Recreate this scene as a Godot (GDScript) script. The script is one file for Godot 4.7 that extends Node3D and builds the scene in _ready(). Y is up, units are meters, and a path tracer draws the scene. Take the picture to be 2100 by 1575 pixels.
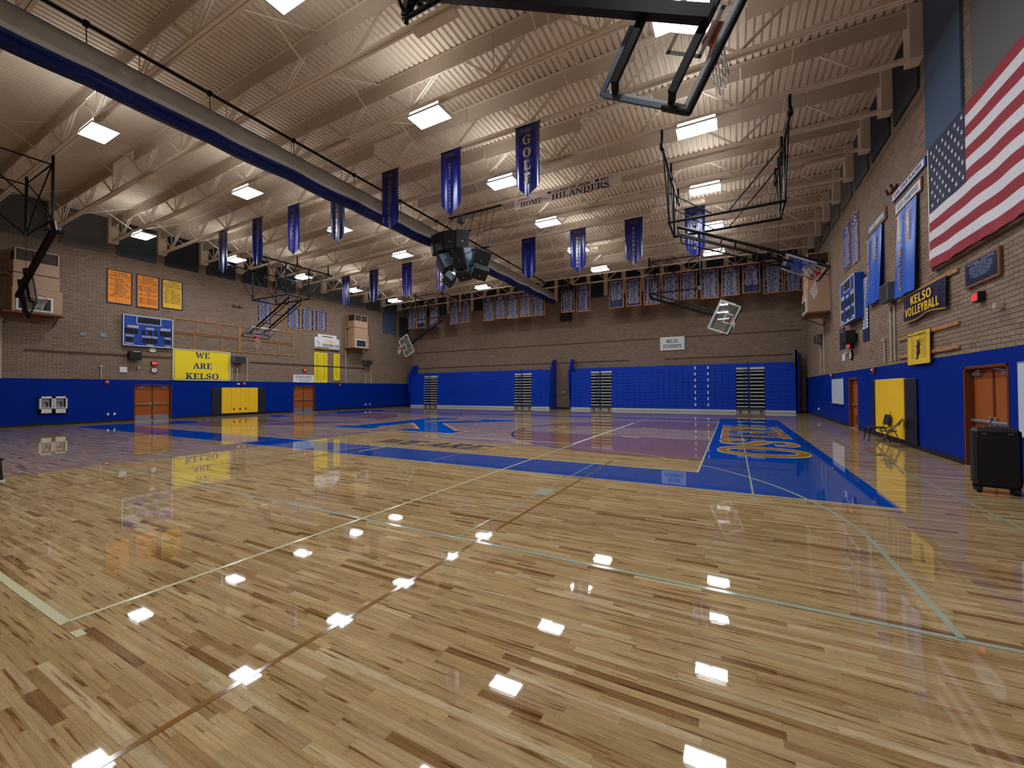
extends Node3D
# A school gymnasium: x runs along the far wall, y up, z towards the camera; metres.

const XL := -18.24
const XR := 17.977
const ZB := -18.3525
const ZN := 18.6
const WL := XL + 0.0095
const WR := XR - 0.0095
const BAND := 2.45
const PITCH := 2.32
const CAM := Vector3(13.4629, 1.7153, 16.8935)
const FPX := 842.366

var rng := RandomNumberGenerator.new()
var taken := {}
var M := {}
var cam_basis: Basis
var serif: SystemFont
var serif_plain: SystemFont
var sans: SystemFont
var sans_plain: SystemFont

# ---------------------------------------------------------------- mesh builder
class MB:
	var v := PackedVector3Array()
	var n := PackedVector3Array()
	var uv := PackedVector2Array()
	var c := PackedColorArray()
	var ix := PackedInt32Array()
	var col := Color.WHITE
	func quad(a: Vector3, b: Vector3, d: Vector3, e: Vector3, nn := Vector3.ZERO, uvs := []) -> void:
		# a b d e run counter-clockwise seen from the front
		var k := v.size()
		if nn == Vector3.ZERO:
			nn = (b - a).cross(d - a).normalized()
		v.append(a); v.append(b); v.append(d); v.append(e)
		for i in 4:
			n.append(nn)
			c.append(col)
		if uvs.size() == 4:
			for q in uvs:
				uv.append(q)
		else:
			uv.append(Vector2(0, 1)); uv.append(Vector2(1, 1)); uv.append(Vector2(1, 0)); uv.append(Vector2(0, 0))
		ix.append(k); ix.append(k + 2); ix.append(k + 1)
		ix.append(k); ix.append(k + 3); ix.append(k + 2)
	func tri(a: Vector3, b: Vector3, d: Vector3, nn := Vector3.ZERO) -> void:
		var k := v.size()
		if nn == Vector3.ZERO:
			nn = (b - a).cross(d - a).normalized()
		v.append(a); v.append(b); v.append(d)
		for i in 3:
			n.append(nn)
			c.append(col)
			uv.append(Vector2.ZERO)
		ix.append(k); ix.append(k + 2); ix.append(k + 1)
	func box(o: Vector3, s: Vector3, b := Basis.IDENTITY) -> MB:
		var x := b.x * s.x * 0.5
		var y := b.y * s.y * 0.5
		var z := b.z * s.z * 0.5
		quad(o - x - y + z, o + x - y + z, o + x + y + z, o - x + y + z)
		quad(o + x - y - z, o - x - y - z, o - x + y - z, o + x + y - z)
		quad(o + x - y + z, o + x - y - z, o + x + y - z, o + x + y + z)
		quad(o - x - y - z, o - x - y + z, o - x + y + z, o - x + y - z)
		quad(o - x + y + z, o + x + y + z, o + x + y - z, o - x + y - z)
		quad(o - x - y - z, o + x - y - z, o + x - y + z, o - x - y + z)
		return self
	func span(a: Vector3, b: Vector3) -> MB:
		return box((a + b) * 0.5, (b - a).abs())
	func bevel(o: Vector3, s: Vector3, r: float, b := Basis.IDENTITY) -> MB:
		# a box whose edges are chamfered by r
		var h := s * 0.5
		for ax in 3:
			for sg in [-1.0, 1.0]:
				var u := (ax + 1) % 3
				var w := (ax + 2) % 3
				var e := []
				for q in [[-1, -1], [1, -1], [1, 1], [-1, 1]]:
					var p := Vector3.ZERO
					p[ax] = h[ax] * sg
					p[u] = (h[u] - r) * q[0]
					p[w] = (h[w] - r) * q[1]
					e.append(o + b * p)
				if sg > 0:
					quad(e[0], e[1], e[2], e[3])
				else:
					quad(e[3], e[2], e[1], e[0])
		for ax in 3:
			var u := (ax + 1) % 3
			var w := (ax + 2) % 3
			for su in [-1.0, 1.0]:
				for sw in [-1.0, 1.0]:
					var e := []
					for q in [[-1, 0], [1, 0], [1, 1], [-1, 1]]:
						var p := Vector3.ZERO
						p[ax] = (h[ax] - r) * q[0]
						p[u] = (h[u] - (r if q[1] == 1 else 0.0)) * su
						p[w] = (h[w] - (0.0 if q[1] == 1 else r)) * sw
						e.append(o + b * p)
					var out := Vector3.ZERO
					out[u] = su
					out[w] = sw
					out = b * out
					if (e[1] - e[0]).cross(e[2] - e[0]).dot(out) > 0:
						quad(e[0], e[1], e[2], e[3])
					else:
						quad(e[3], e[2], e[1], e[0])
		for sx in [-1.0, 1.0]:
			for sy in [-1.0, 1.0]:
				for sz in [-1.0, 1.0]:
					var a := o + b * Vector3(h.x * sx, (h.y - r) * sy, (h.z - r) * sz)
					var d := o + b * Vector3((h.x - r) * sx, h.y * sy, (h.z - r) * sz)
					var e := o + b * Vector3((h.x - r) * sx, (h.y - r) * sy, h.z * sz)
					if sx * sy * sz > 0:
						tri(a, d, e)
					else:
						tri(a, e, d)
		return self
	func bar(a: Vector3, b: Vector3, w: float, h: float, up := Vector3.UP) -> MB:
		var d := (b - a)
		var l := d.length()
		d /= l
		if absf(d.dot(up)) > 0.98:
			up = Vector3.RIGHT if absf(d.x) < 0.9 else Vector3.FORWARD
		var s := d.cross(up).normalized()
		var u := s.cross(d)
		return box((a + b) * 0.5, Vector3(w, h, l), Basis(s, u, -d))
	func tube(a: Vector3, b: Vector3, r: float, k := 8, r2 := -1.0, caps := true) -> MB:
		if r2 < 0:
			r2 = r
		var d := (b - a).normalized()
		var s := d.cross(Vector3.UP if absf(d.y) < 0.9 else Vector3.RIGHT).normalized()
		var u := s.cross(d)
		var k0 := v.size()
		for i in k + 1:
			var t := TAU * i / k
			var o := s * cos(t) + u * sin(t)
			v.append(a + o * r); v.append(b + o * r2)
			n.append(o); n.append(o)
			c.append(col); c.append(col)
			uv.append(Vector2(float(i) / k, 0)); uv.append(Vector2(float(i) / k, 1))
		for i in k:
			var p := k0 + i * 2
			ix.append(p); ix.append(p + 2); ix.append(p + 1)
			ix.append(p + 1); ix.append(p + 2); ix.append(p + 3)
		if caps:
			disc(a, -d, r, k)
			disc(b, d, r2, k)
		return self
	func disc(o: Vector3, d: Vector3, r: float, k := 16) -> MB:
		var s := d.cross(Vector3.UP if absf(d.y) < 0.9 else Vector3.RIGHT).normalized()
		var u := d.cross(s)
		for i in k:
			var t := TAU * i / k
			var t2 := TAU * (i + 1) / k
			tri(o, o + (s * cos(t) + u * sin(t)) * r, o + (s * cos(t2) + u * sin(t2)) * r, d)
		return self
	func path(pts: Array, r: float, k := 6) -> MB:
		for i in pts.size() - 1:
			tube(pts[i], pts[i + 1], r, k)
		return self
	func torus(o: Vector3, axis: Vector3, rr: float, r: float, k := 24, m := 8) -> MB:
		var s := axis.cross(Vector3.UP if absf(axis.y) < 0.9 else Vector3.RIGHT).normalized()
		var u := axis.cross(s)
		var k0 := v.size()
		for i in k + 1:
			var t := TAU * i / k
			var o1 := s * cos(t) + u * sin(t)
			for j in m + 1:
				var q := TAU * j / m
				var nn := o1 * cos(q) + axis * sin(q)
				v.append(o + o1 * rr + nn * r)
				n.append(nn)
				c.append(col)
				uv.append(Vector2.ZERO)
		for i in k:
			for j in m:
				var p := k0 + i * (m + 1) + j
				var q := p + m + 1
				ix.append(p); ix.append(p + 1); ix.append(q)
				ix.append(p + 1); ix.append(q + 1); ix.append(q)
		return self
	func poly(pts: PackedVector2Array, o: Vector3, ux: Vector3, uy: Vector3, depth := 0.0) -> MB:
		# flat polygon in the plane of ux and uy, its front facing ux x uy; depth pushes a body behind the front
		var nn := ux.cross(uy).normalized()
		if Geometry2D.is_polygon_clockwise(pts):
			pts = pts.duplicate()
			pts.reverse()
		var t := Geometry2D.triangulate_polygon(pts)
		for i in range(0, t.size(), 3):
			var q := []
			for j in 3:
				q.append(o + ux * pts[t[i + j]].x + uy * pts[t[i + j]].y)
			if (q[1] - q[0]).cross(q[2] - q[0]).dot(nn) < 0:
				var w = q[1]
				q[1] = q[2]
				q[2] = w
			tri(q[0], q[1], q[2], nn)
		if depth > 0.0:
			for i in pts.size():
				var a := o + ux * pts[i].x + uy * pts[i].y
				var b2: Vector2 = pts[(i + 1) % pts.size()]
				var b := o + ux * b2.x + uy * b2.y
				quad(a - nn * depth, b - nn * depth, b, a)
			for i in range(0, t.size(), 3):
				var q := []
				for j in 3:
					q.append(o + ux * pts[t[i + j]].x + uy * pts[t[i + j]].y - nn * depth)
				if (q[1] - q[0]).cross(q[2] - q[0]).dot(nn) > 0:
					var w = q[1]
					q[1] = q[2]
					q[2] = w
				tri(q[0], q[1], q[2], -nn)
		return self
	func mesh() -> ArrayMesh:
		var a := []
		a.resize(Mesh.ARRAY_MAX)
		a[Mesh.ARRAY_VERTEX] = v
		a[Mesh.ARRAY_NORMAL] = n
		a[Mesh.ARRAY_TEX_UV] = uv
		a[Mesh.ARRAY_COLOR] = c
		a[Mesh.ARRAY_INDEX] = ix
		var m := ArrayMesh.new()
		m.add_surface_from_arrays(Mesh.PRIMITIVE_TRIANGLES, a)
		return m

# ---------------------------------------------------------------- naming helpers
func numbered(called: String) -> String:
	if not taken.has(called):
		taken[called] = 0
		return called
	taken[called] += 1
	return "%s_%03d" % [called, taken[called]]

func tag(o: Node3D, label: String, category: String, group := "") -> void:
	o.set_meta("label", label)
	o.set_meta("category", category)
	if group:
		o.set_meta("group", group)

func thing(called: String, label: String, category: String, at := Vector3.ZERO, turn := 0.0, group := "") -> Node3D:
	var o := Node3D.new()
	o.name = numbered(called)
	add_child(o)
	o.position = at
	o.rotation.y = turn
	tag(o, label, category, group)
	return o

func part(called: String, mb, mat: Material, parent: Node3D, label := "") -> MeshInstance3D:
	var o := MeshInstance3D.new()
	o.name = called
	o.mesh = mb.mesh() if mb is MB else mb
	o.material_override = mat
	parent.add_child(o, true)
	if label:
		o.set_meta("label", label)
	return o

func single(called: String, mb, mat: Material, label: String, category: String, at := Vector3.ZERO, turn := 0.0, group := "") -> MeshInstance3D:
	var o := MeshInstance3D.new()
	o.name = numbered(called)
	o.mesh = mb.mesh() if mb is MB else mb
	o.material_override = mat
	add_child(o)
	o.position = at
	o.rotation.y = turn
	tag(o, label, category, group)
	return o

func struct(called: String, mb, mat: Material, parent: Node3D = null) -> MeshInstance3D:
	var o := MeshInstance3D.new()
	o.name = called
	o.mesh = mb.mesh() if mb is MB else mb
	o.material_override = mat
	if parent:
		parent.add_child(o, true)
	else:
		add_child(o)
		o.set_meta("kind", "structure")
	return o

func copy(src: Node3D, at: Vector3, turn: float, label := "") -> Node3D:
	var o: Node3D = src.duplicate()
	o.name = numbered(String(src.name).rstrip("0123456789").trim_suffix("_"))
	add_child(o)
	o.position = at
	o.rotation.y = turn
	if label:
		o.set_meta("label", label)
	return o

# ---------------------------------------------------------------- a pixel of the photograph on a known plane
func ray(u: float, v: float) -> Vector3:
	return cam_basis * Vector3((u - 1050.0) / FPX, -(v - 787.5) / FPX, -1.0)

func on_plane(ax: int, val: float, u: float, v: float) -> Vector3:
	var d := ray(u, v)
	return CAM + d * ((val - CAM[ax]) / d[ax])

func lw(u: float, v: float, off := 0.0) -> Vector3:
	return on_plane(0, XL + off, u, v)

func rw(u: float, v: float, off := 0.0) -> Vector3:
	return on_plane(0, XR - off, u, v)

func bw(u: float, v: float, z := ZB) -> Vector3:
	return on_plane(2, z, u, v)

func fl(u: float, v: float) -> Vector3:
	return on_plane(1, 0.0, u, v)

# side: "L", "R" or "B"; corners of an upright rectangle on that wall; returns [origin at the middle of the base, width, height, turn]
func spot(side: String, tl: Vector2, br: Vector2, off := 0.0, zz := ZB) -> Array:
	var a: Vector3
	var b: Vector3
	if side == "L":
		a = lw(tl.x, tl.y, off)
		b = lw(br.x, br.y, off)
		return [Vector3(WL, minf(a.y, b.y), (a.z + b.z) * 0.5), absf(a.z - b.z), absf(a.y - b.y), PI / 2]
	if side == "R":
		a = rw(tl.x, tl.y, off)
		b = rw(br.x, br.y, off)
		return [Vector3(WR, minf(a.y, b.y), (a.z + b.z) * 0.5), absf(a.z - b.z), absf(a.y - b.y), -PI / 2]
	a = bw(tl.x, tl.y, zz)
	b = bw(br.x, br.y, zz)
	return [Vector3((a.x + b.x) * 0.5, minf(a.y, b.y), zz + (0.0095 if zz == ZB else 0.0)), absf(a.x - b.x), absf(a.y - b.y), 0.0]

# ---------------------------------------------------------------- materials
func mat(called: String, col: Color, rough := 0.6, metal := 0.0, spec := 0.5) -> StandardMaterial3D:
	var m := StandardMaterial3D.new()
	m.resource_name = called
	m.albedo_color = col
	m.roughness = rough
	m.metallic = metal
	m.metallic_specular = spec
	M[called] = m
	return m

func glow(called: String, col: Color, energy: float, base := Color(0.9, 0.9, 0.9)) -> StandardMaterial3D:
	var m := mat(called, base, 0.5)
	m.emission_enabled = true
	m.emission = col
	m.emission_energy_multiplier = energy
	return m

func lettering(parent: Node3D, words: String, font: Font, at: Vector3, w: float, h: float, m: Material, called := "lettering", turn := Basis.IDENTITY, deep := 0.004, spacing := 0.0) -> MeshInstance3D:
	# words fitted into w x h (h <= 0 keeps the natural height), centred on at, facing local +z
	var t := TextMesh.new()
	t.text = words
	t.font = font
	t.font_size = 48
	t.pixel_size = 0.01
	t.depth = 0.05
	t.curve_step = 2.0
	t.line_spacing = spacing
	t.horizontal_alignment = HORIZONTAL_ALIGNMENT_CENTER
	t.vertical_alignment = VERTICAL_ALIGNMENT_CENTER
	var bb := t.get_aabb()
	var sx := w / bb.size.x if w > 0 else 0.0
	var sy := h / bb.size.y if h > 0 else sx
	if w <= 0:
		sx = sy
	var o := MeshInstance3D.new()
	o.name = called
	o.mesh = t
	o.material_override = m
	parent.add_child(o, true)
	var b := turn * Basis.from_scale(Vector3(sx, sy, deep / 0.05))
	o.transform = Transform3D(b, at - b * (bb.position + bb.size * 0.5))
	return o

# ---------------------------------------------------------------- small print, drawn into images
const GLYPH := {
	"A": [14, 17, 17, 31, 17, 17, 17], "B": [30, 17, 17, 30, 17, 17, 30], "C": [14, 17, 16, 16, 16, 17, 14], "D": [30, 17, 17, 17, 17, 17, 30],
	"E": [31, 16, 16, 30, 16, 16, 31], "F": [31, 16, 16, 30, 16, 16, 16], "G": [14, 17, 16, 23, 17, 17, 15], "H": [17, 17, 17, 31, 17, 17, 17],
	"I": [14, 4, 4, 4, 4, 4, 14], "J": [7, 2, 2, 2, 2, 18, 12], "K": [17, 18, 20, 24, 20, 18, 17], "L": [16, 16, 16, 16, 16, 16, 31],
	"M": [17, 27, 21, 21, 17, 17, 17], "N": [17, 25, 21, 19, 17, 17, 17], "O": [14, 17, 17, 17, 17, 17, 14], "P": [30, 17, 17, 30, 16, 16, 16],
	"Q": [14, 17, 17, 17, 21, 18, 13], "R": [30, 17, 17, 30, 20, 18, 17], "S": [15, 16, 16, 14, 1, 1, 30], "T": [31, 4, 4, 4, 4, 4, 4],
	"U": [17, 17, 17, 17, 17, 17, 14], "V": [17, 17, 17, 17, 17, 10, 4], "W": [17, 17, 17, 21, 21, 27, 17], "X": [17, 17, 10, 4, 10, 17, 17],
	"Y": [17, 17, 10, 4, 4, 4, 4], "Z": [31, 1, 2, 4, 8, 16, 31], "0": [14, 17, 19, 21, 25, 17, 14], "1": [4, 12, 4, 4, 4, 4, 14],
	"2": [14, 17, 1, 6, 8, 16, 31], "3": [30, 1, 1, 14, 1, 1, 30], "4": [2, 6, 10, 18, 31, 2, 2], "5": [31, 16, 30, 1, 1, 17, 14],
	"6": [14, 16, 16, 30, 17, 17, 14], "7": [31, 1, 2, 4, 4, 4, 4], "8": [14, 17, 17, 14, 17, 17, 14], "9": [14, 17, 17, 15, 1, 1, 14],
	".": [0, 0, 0, 0, 0, 12, 12], "-": [0, 0, 0, 14, 0, 0, 0]}

func write(im: Image, words: String, x: int, y: int, px: int, py: int, col: Color, centre := 0) -> void:
	if centre > 0:
		x += (centre - words.length() * 6 * px + px) / 2
	for ch in words:
		if ch == "~":
			# print too small to read in the photograph: a ragged dash
			im.fill_rect(Rect2i(x, y + py + (x % 2) * py, 5 * px, 4 * py), col)
		elif GLYPH.has(ch):
			for r in 7:
				var bits: int = GLYPH[ch][r]
				for k in 5:
					if bits & (16 >> k):
						im.fill_rect(Rect2i(x + k * px, y + r * py, px, py), col)
		x += 6 * px

const CW := 128
const CH := 256
var atlas: Image
var cells := 0
var atlas_mat: StandardMaterial3D

func cell_uv(k: int) -> Array:
	var x := float((k % 16) * CW)
	var y := float((k / 16) * CH)
	var s := 2048.0
	return [Vector2((x + 1) / s, (y + CH - 1) / s), Vector2((x + CW - 1) / s, (y + CH - 1) / s), Vector2((x + CW - 1) / s, (y + 1) / s), Vector2((x + 1) / s, (y + 1) / s)]

# one hanging record banner: ground colour, border colour, ink, title lines, the rows under it
func print_banner(ground: Color, border: Color, ink: Color, titles: Array, rows: Array, edge := 6, sheet := Color.TRANSPARENT, wide := 1, small := false) -> int:
	var k := cells
	cells += 1
	var x := (k % 16) * CW
	var y := (k / 16) * CH
	atlas.fill_rect(Rect2i(x, y, CW, CH), border)
	atlas.fill_rect(Rect2i(x + edge, y + edge, CW - 2 * edge, CH - 2 * edge), ground)
	var yy := y + edge + 10
	for t in titles:
		var px := 2 if t.length() <= 9 else 1
		write(atlas, t, x, yy, px, 2 if px == 2 else 2, ink, CW)
		yy += 20
	yy += 4
	for r in rows:
		if yy > y + CH - edge - 12:
			break
		if sheet.a > 0.0 and r != "":
			atlas.fill_rect(Rect2i(x + edge + 4, yy - 2, CW - 2 * edge - 8, 10), sheet)
		write(atlas, r, x, yy, wide, 1 if small else 2, ink, CW)
		yy += 13 if small else 16
	return k

func make_textures() -> void:
	# maple grain: long streaks along u, a few brown heartwood streaks
	var na := FastNoiseLite.new()
	na.seed = 11
	na.frequency = 0.02
	na.fractal_octaves = 4
	var fine := na.get_seamless_image(96, 1024)
	fine.resize(1024, 1024, Image.INTERPOLATE_BILINEAR)
	na.seed = 23
	na.frequency = 0.014
	na.fractal_octaves = 3
	var broad := na.get_seamless_image(128, 1024)
	broad.resize(1024, 1024, Image.INTERPOLATE_BILINEAR)
	na.seed = 5
	na.frequency = 0.05
	var fleck := na.get_seamless_image(512, 1024)
	fleck.resize(1024, 1024)
	var im := Image.create(1024, 1024, false, Image.FORMAT_RGB8)
	for y in 1024:
		for x in 1024:
			var f := fine.get_pixel(x, y).r
			var b := broad.get_pixel(x, y).r
			var k := fleck.get_pixel(x, y).r
			var val := 0.90 + (f - 0.5) * 0.17 + (k - 0.5) * 0.09
			var heart := clampf((b - 0.70) * 5.0, 0.0, 1.0)
			val *= 1.0 - heart * 0.32
			im.set_pixel(x, y, Color(clampf(val, 0, 1), clampf(val * (1.0 - heart * 0.13), 0, 1), clampf(val * (0.97 - heart * 0.28), 0, 1)))
	M["grain_texture"] = ImageTexture.create_from_image(im)
	# plaster-like speckle for acoustic panels and painted surfaces
	na.seed = 77
	na.frequency = 0.09
	var sp := na.get_seamless_image(256, 256)
	var im2 := Image.create(256, 256, false, Image.FORMAT_RGB8)
	for y in 256:
		for x in 256:
			var g := 0.86 + sp.get_pixel(x, y).r * 0.14
			im2.set_pixel(x, y, Color(g, g, g))
	M["speckle_texture"] = ImageTexture.create_from_image(im2)
	# weathered brick face: patches and fine pits
	na.seed = 91
	na.frequency = 0.03
	na.fractal_octaves = 5
	var bk := na.get_seamless_image(512, 512)
	var im3 := Image.create(512, 512, false, Image.FORMAT_RGB8)
	for y in 512:
		for x in 512:
			var g := 0.78 + bk.get_pixel(x, y).r * 0.3
			im3.set_pixel(x, y, Color(minf(g, 1), minf(g * 0.985, 1), minf(g * 0.97, 1)))
	M["brick_texture"] = ImageTexture.create_from_image(im3)

func tri_tex(m: StandardMaterial3D, t: Texture2D, scale: float) -> StandardMaterial3D:
	m.albedo_texture = t
	m.uv1_triplanar = true
	m.uv1_world_triplanar = true
	m.uv1_scale = Vector3.ONE * scale
	return m

func make_materials() -> void:
	var g = M["grain_texture"]
	var w := mat("floor_wood", Color(1, 1, 1), 0.025)
	w.vertex_color_use_as_albedo = true
	w.albedo_texture = g
	var st := mat("floor_stain", Color(0.62, 0.45, 0.34), 0.025)
	st.albedo_texture = g
	mat("floor_gap", Color(0.20, 0.13, 0.07), 0.7)
	mat("court_blue", Color(0.0, 0.26, 0.60), 0.03, 0.0, 0.45)
	mat("logo_blue", Color(0.0, 0.34, 0.72), 0.03, 0.0, 0.45)
	mat("court_navy", Color(0.05, 0.10, 0.36), 0.08)
	mat("court_yellow", Color(0.93, 0.70, 0.16), 0.08)
	mat("court_white", Color(0.90, 0.89, 0.82), 0.08)
	mat("court_cream", Color(0.80, 0.78, 0.64), 0.09)
	mat("court_gold", Color(0.52, 0.36, 0.17), 0.1)
	mat("court_grey", Color(0.62, 0.65, 0.58), 0.1)
	var b := mat("brick", Color(1, 1, 1), 0.85, 0.0, 0.3)
	b.vertex_color_use_as_albedo = true
	tri_tex(b, M["brick_texture"], 0.9)
	mat("brick_plain", Color(0.50, 0.42, 0.34), 0.9)
	mat("mortar", Color(0.27, 0.215, 0.17), 0.95, 0.0, 0.2)
	mat("wall_blue", Color(0.0, 0.165, 0.58), 0.5, 0.0, 0.2)
	tri_tex(M["wall_blue"], M["speckle_texture"], 1.5)
	mat("base_black", Color(0.025, 0.025, 0.03), 0.45)
	mat("beige_steel", Color(0.88, 0.82, 0.745), 0.55)
	mat("beige_deck", Color(0.88, 0.82, 0.74), 0.6)
	mat("beige_baffle", Color(0.82, 0.755, 0.68), 0.8)
	tri_tex(M["beige_baffle"], M["speckle_texture"], 2.0)
	mat("beige_unit", Color(0.68, 0.55, 0.45), 0.6)
	mat("panel_grey", Color(0.40, 0.40, 0.41), 0.9)
	mat("panel_teal", Color(0.27, 0.32, 0.36), 0.9)
	mat("panel_dark", Color(0.17, 0.19, 0.23), 0.9)
	mat("panel_blue", Color(0.27, 0.36, 0.47), 0.9)
	for q in ["panel_grey", "panel_teal", "panel_dark", "panel_blue"]:
		tri_tex(M[q], M["speckle_texture"], 3.0)
	mat("black_steel", Color(0.015, 0.015, 0.018), 0.45, 0.0, 0.3)
	mat("black_matte", Color(0.02, 0.02, 0.022), 0.7)
	mat("speaker_side", Color(0.26, 0.36, 0.44), 0.5)
	mat("white_paint", Color(0.86, 0.86, 0.84), 0.45)
	mat("silver", Color(0.72, 0.73, 0.75), 0.3, 0.85)
	mat("aluminium", Color(0.62, 0.64, 0.67), 0.42, 0.6)
	mat("grey_metal", Color(0.33, 0.35, 0.37), 0.5, 0.2)
	mat("dark_void", Color(0.04, 0.04, 0.045), 0.8)
	mat("bleacher_blue", Color(0.01, 0.22, 0.70), 0.45, 0.0, 0.35)
	mat("bleacher_dark", Color(0.24, 0.24, 0.26), 0.7)
	mat("door_brown", Color(0.66, 0.36, 0.17), 0.5, 0.0, 0.3)
	tri_tex(M["door_brown"], M["speckle_texture"], 1.2)
	mat("door_frame", Color(0.42, 0.21, 0.10), 0.5, 0.0, 0.3)
	mat("pad_yellow", Color(0.94, 0.76, 0.07), 0.5)
	mat("pad_navy", Color(0.05, 0.06, 0.14), 0.5)
	mat("sign_yellow", Color(0.95, 0.86, 0.06), 0.55)
	mat("sign_white", Color(0.88, 0.89, 0.90), 0.5)
	mat("navy_ink", Color(0.05, 0.05, 0.20), 0.6)
	mat("black_ink", Color(0.03, 0.03, 0.035), 0.6)
	mat("red_ink", Color(0.60, 0.07, 0.06), 0.6)
	mat("gold_ink", Color(0.86, 0.70, 0.30), 0.35, 0.3)
	mat("dull_gold", Color(0.46, 0.41, 0.27), 0.4, 0.3)
	mat("pennant_gold", Color(0.62, 0.54, 0.33), 0.4, 0.3)
	mat("yellow_ink", Color(0.95, 0.78, 0.20), 0.5)
	mat("white_ink", Color(0.92, 0.92, 0.90), 0.5)
	mat("wood_strip", Color(0.74, 0.53, 0.34), 0.6)
	tri_tex(M["wood_strip"], g, 0.8)
	mat("wood_dark", Color(0.30, 0.17, 0.10), 0.6)
	mat("oak", Color(0.45, 0.26, 0.14), 0.5)
	mat("scoreboard_blue", Color(0.03, 0.23, 0.60), 0.45)
	mat("pennant", Color(0.01, 0.07, 0.40), 0.28, 0.0, 0.5)
	M["pennant"].rim_enabled = true
	M["pennant"].rim = 0.15
	M["pennant"].rim_tint = 0.8
	mat("satin_blue", Color(0.12, 0.36, 0.80), 0.36)
	mat("navy_vinyl", Color(0.06, 0.07, 0.24), 0.35)
	mat("curtain_blue", Color(0.02, 0.09, 0.30), 0.5, 0.0, 0.3)
	mat("fold_grey", Color(0.60, 0.58, 0.54), 0.8)
	mat("step_grey", Color(0.74, 0.76, 0.77), 0.45)
	mat("frame_grey", Color(0.30, 0.33, 0.37), 0.4, 0.5)
	mat("grey_plate", Color(0.52, 0.58, 0.63), 0.5)
	mat("navy_pale", Color(0.45, 0.50, 0.66), 0.6)
	mat("rust", Color(0.30, 0.13, 0.08), 0.7)
	mat("sign_grey", Color(0.90, 0.87, 0.86), 0.6)
	mat("board_tan", Color(0.46, 0.38, 0.29), 0.7)
	mat("board_white", Color(0.80, 0.84, 0.90), 0.25)
	mat("black_case", Color(0.028, 0.028, 0.03), 0.55)
	mat("rim_red", Color(0.75, 0.09, 0.05), 0.4)
	mat("net_white", Color(0.86, 0.86, 0.83), 0.8)
	mat("chair_grey", Color(0.33, 0.32, 0.29), 0.4, 0.4)
	mat("flag_cloth", Color(1, 1, 1), 0.75)
	var mesh_cloth := mat("curtain_mesh", Color(0.55, 0.52, 0.47, 0.75), 0.9)
	mesh_cloth.transparency = BaseMaterial3D.TRANSPARENCY_ALPHA
	var gl := mat("glass", Color(0.80, 0.92, 0.88, 0.04), 0.02)
	gl.transparency = BaseMaterial3D.TRANSPARENCY_ALPHA
	glow("light_panel", Color(0.93, 0.96, 1.0), 12.0, Color(0.95, 0.95, 0.95))
	glow("added_slot_glow", Color(0.93, 0.96, 1.0), 4.0, Color(0.95, 0.95, 0.95))  # glow of the added uplight slots
	glow("exit_red", Color(1.0, 0.10, 0.16), 1.6, Color(0.5, 0.05, 0.08))
	serif = SystemFont.new()
	serif.font_names = PackedStringArray(["Droid Serif"])
	serif.font_weight = 700
	serif_plain = SystemFont.new()
	serif_plain.font_names = PackedStringArray(["Droid Serif"])
	sans = SystemFont.new()
	sans.font_names = PackedStringArray(["Droid Sans"])
	sans.font_weight = 700
	sans_plain = SystemFont.new()
	sans_plain.font_names = PackedStringArray(["Droid Sans"])

func crown(x: float) -> float:
	return 0.011 * (18.0 - absf(x))

func joist_z(k: int) -> float:
	return 2.35 + PITCH * k

func _ready() -> void:
	rng.seed = 20240611
	# camera
	var cam := Camera3D.new()
	cam.name = "camera"
	cam.position = CAM
	cam.rotation = Vector3(0.0146242, 0.4934869, -0.0058093)
	cam.fov = rad_to_deg(2.0 * atan(787.5 / FPX))
	cam.near = 0.05
	cam.far = 200.0
	add_child(cam)
	cam.current = true
	cam_basis = Basis.from_euler(cam.rotation)
	# the hall is closed; outside it is a dim overcast
	var env := Environment.new()
	env.background_mode = Environment.BG_COLOR
	env.background_color = Color(0.35, 0.37, 0.40)
	env.tonemap_mode = Environment.TONE_MAPPER_LINEAR
	env.tonemap_exposure = 1.0
	env.sdfgi_enabled = true
	env.ssao_enabled = true
	env.ssil_enabled = true
	var we := WorldEnvironment.new()
	we.name = "world"
	we.environment = env
	add_child(we)
	make_textures()
	make_materials()
	high_bay_lights()
	build_floor()
	build_walls()
	build_ceiling()
	build_joists()
	bleachers()
	divider()
	goals()
	speaker_cluster()
	print_all()
	left_wall_things()
	back_wall_things()
	right_wall_things()
	pennants()
	floor_things()
	strip_fixtures()

const LAMP_X := [-14.2, -4.55, 5.27, 12.52]
const LAMP_Y := [10.03, 10.09, 10.16, 10.16]
const LIGHT_ENERGY := 14.0
const ADDED_UP_ENERGY := 2.3  # strength of the added uplights, for a brighter ceiling

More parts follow.
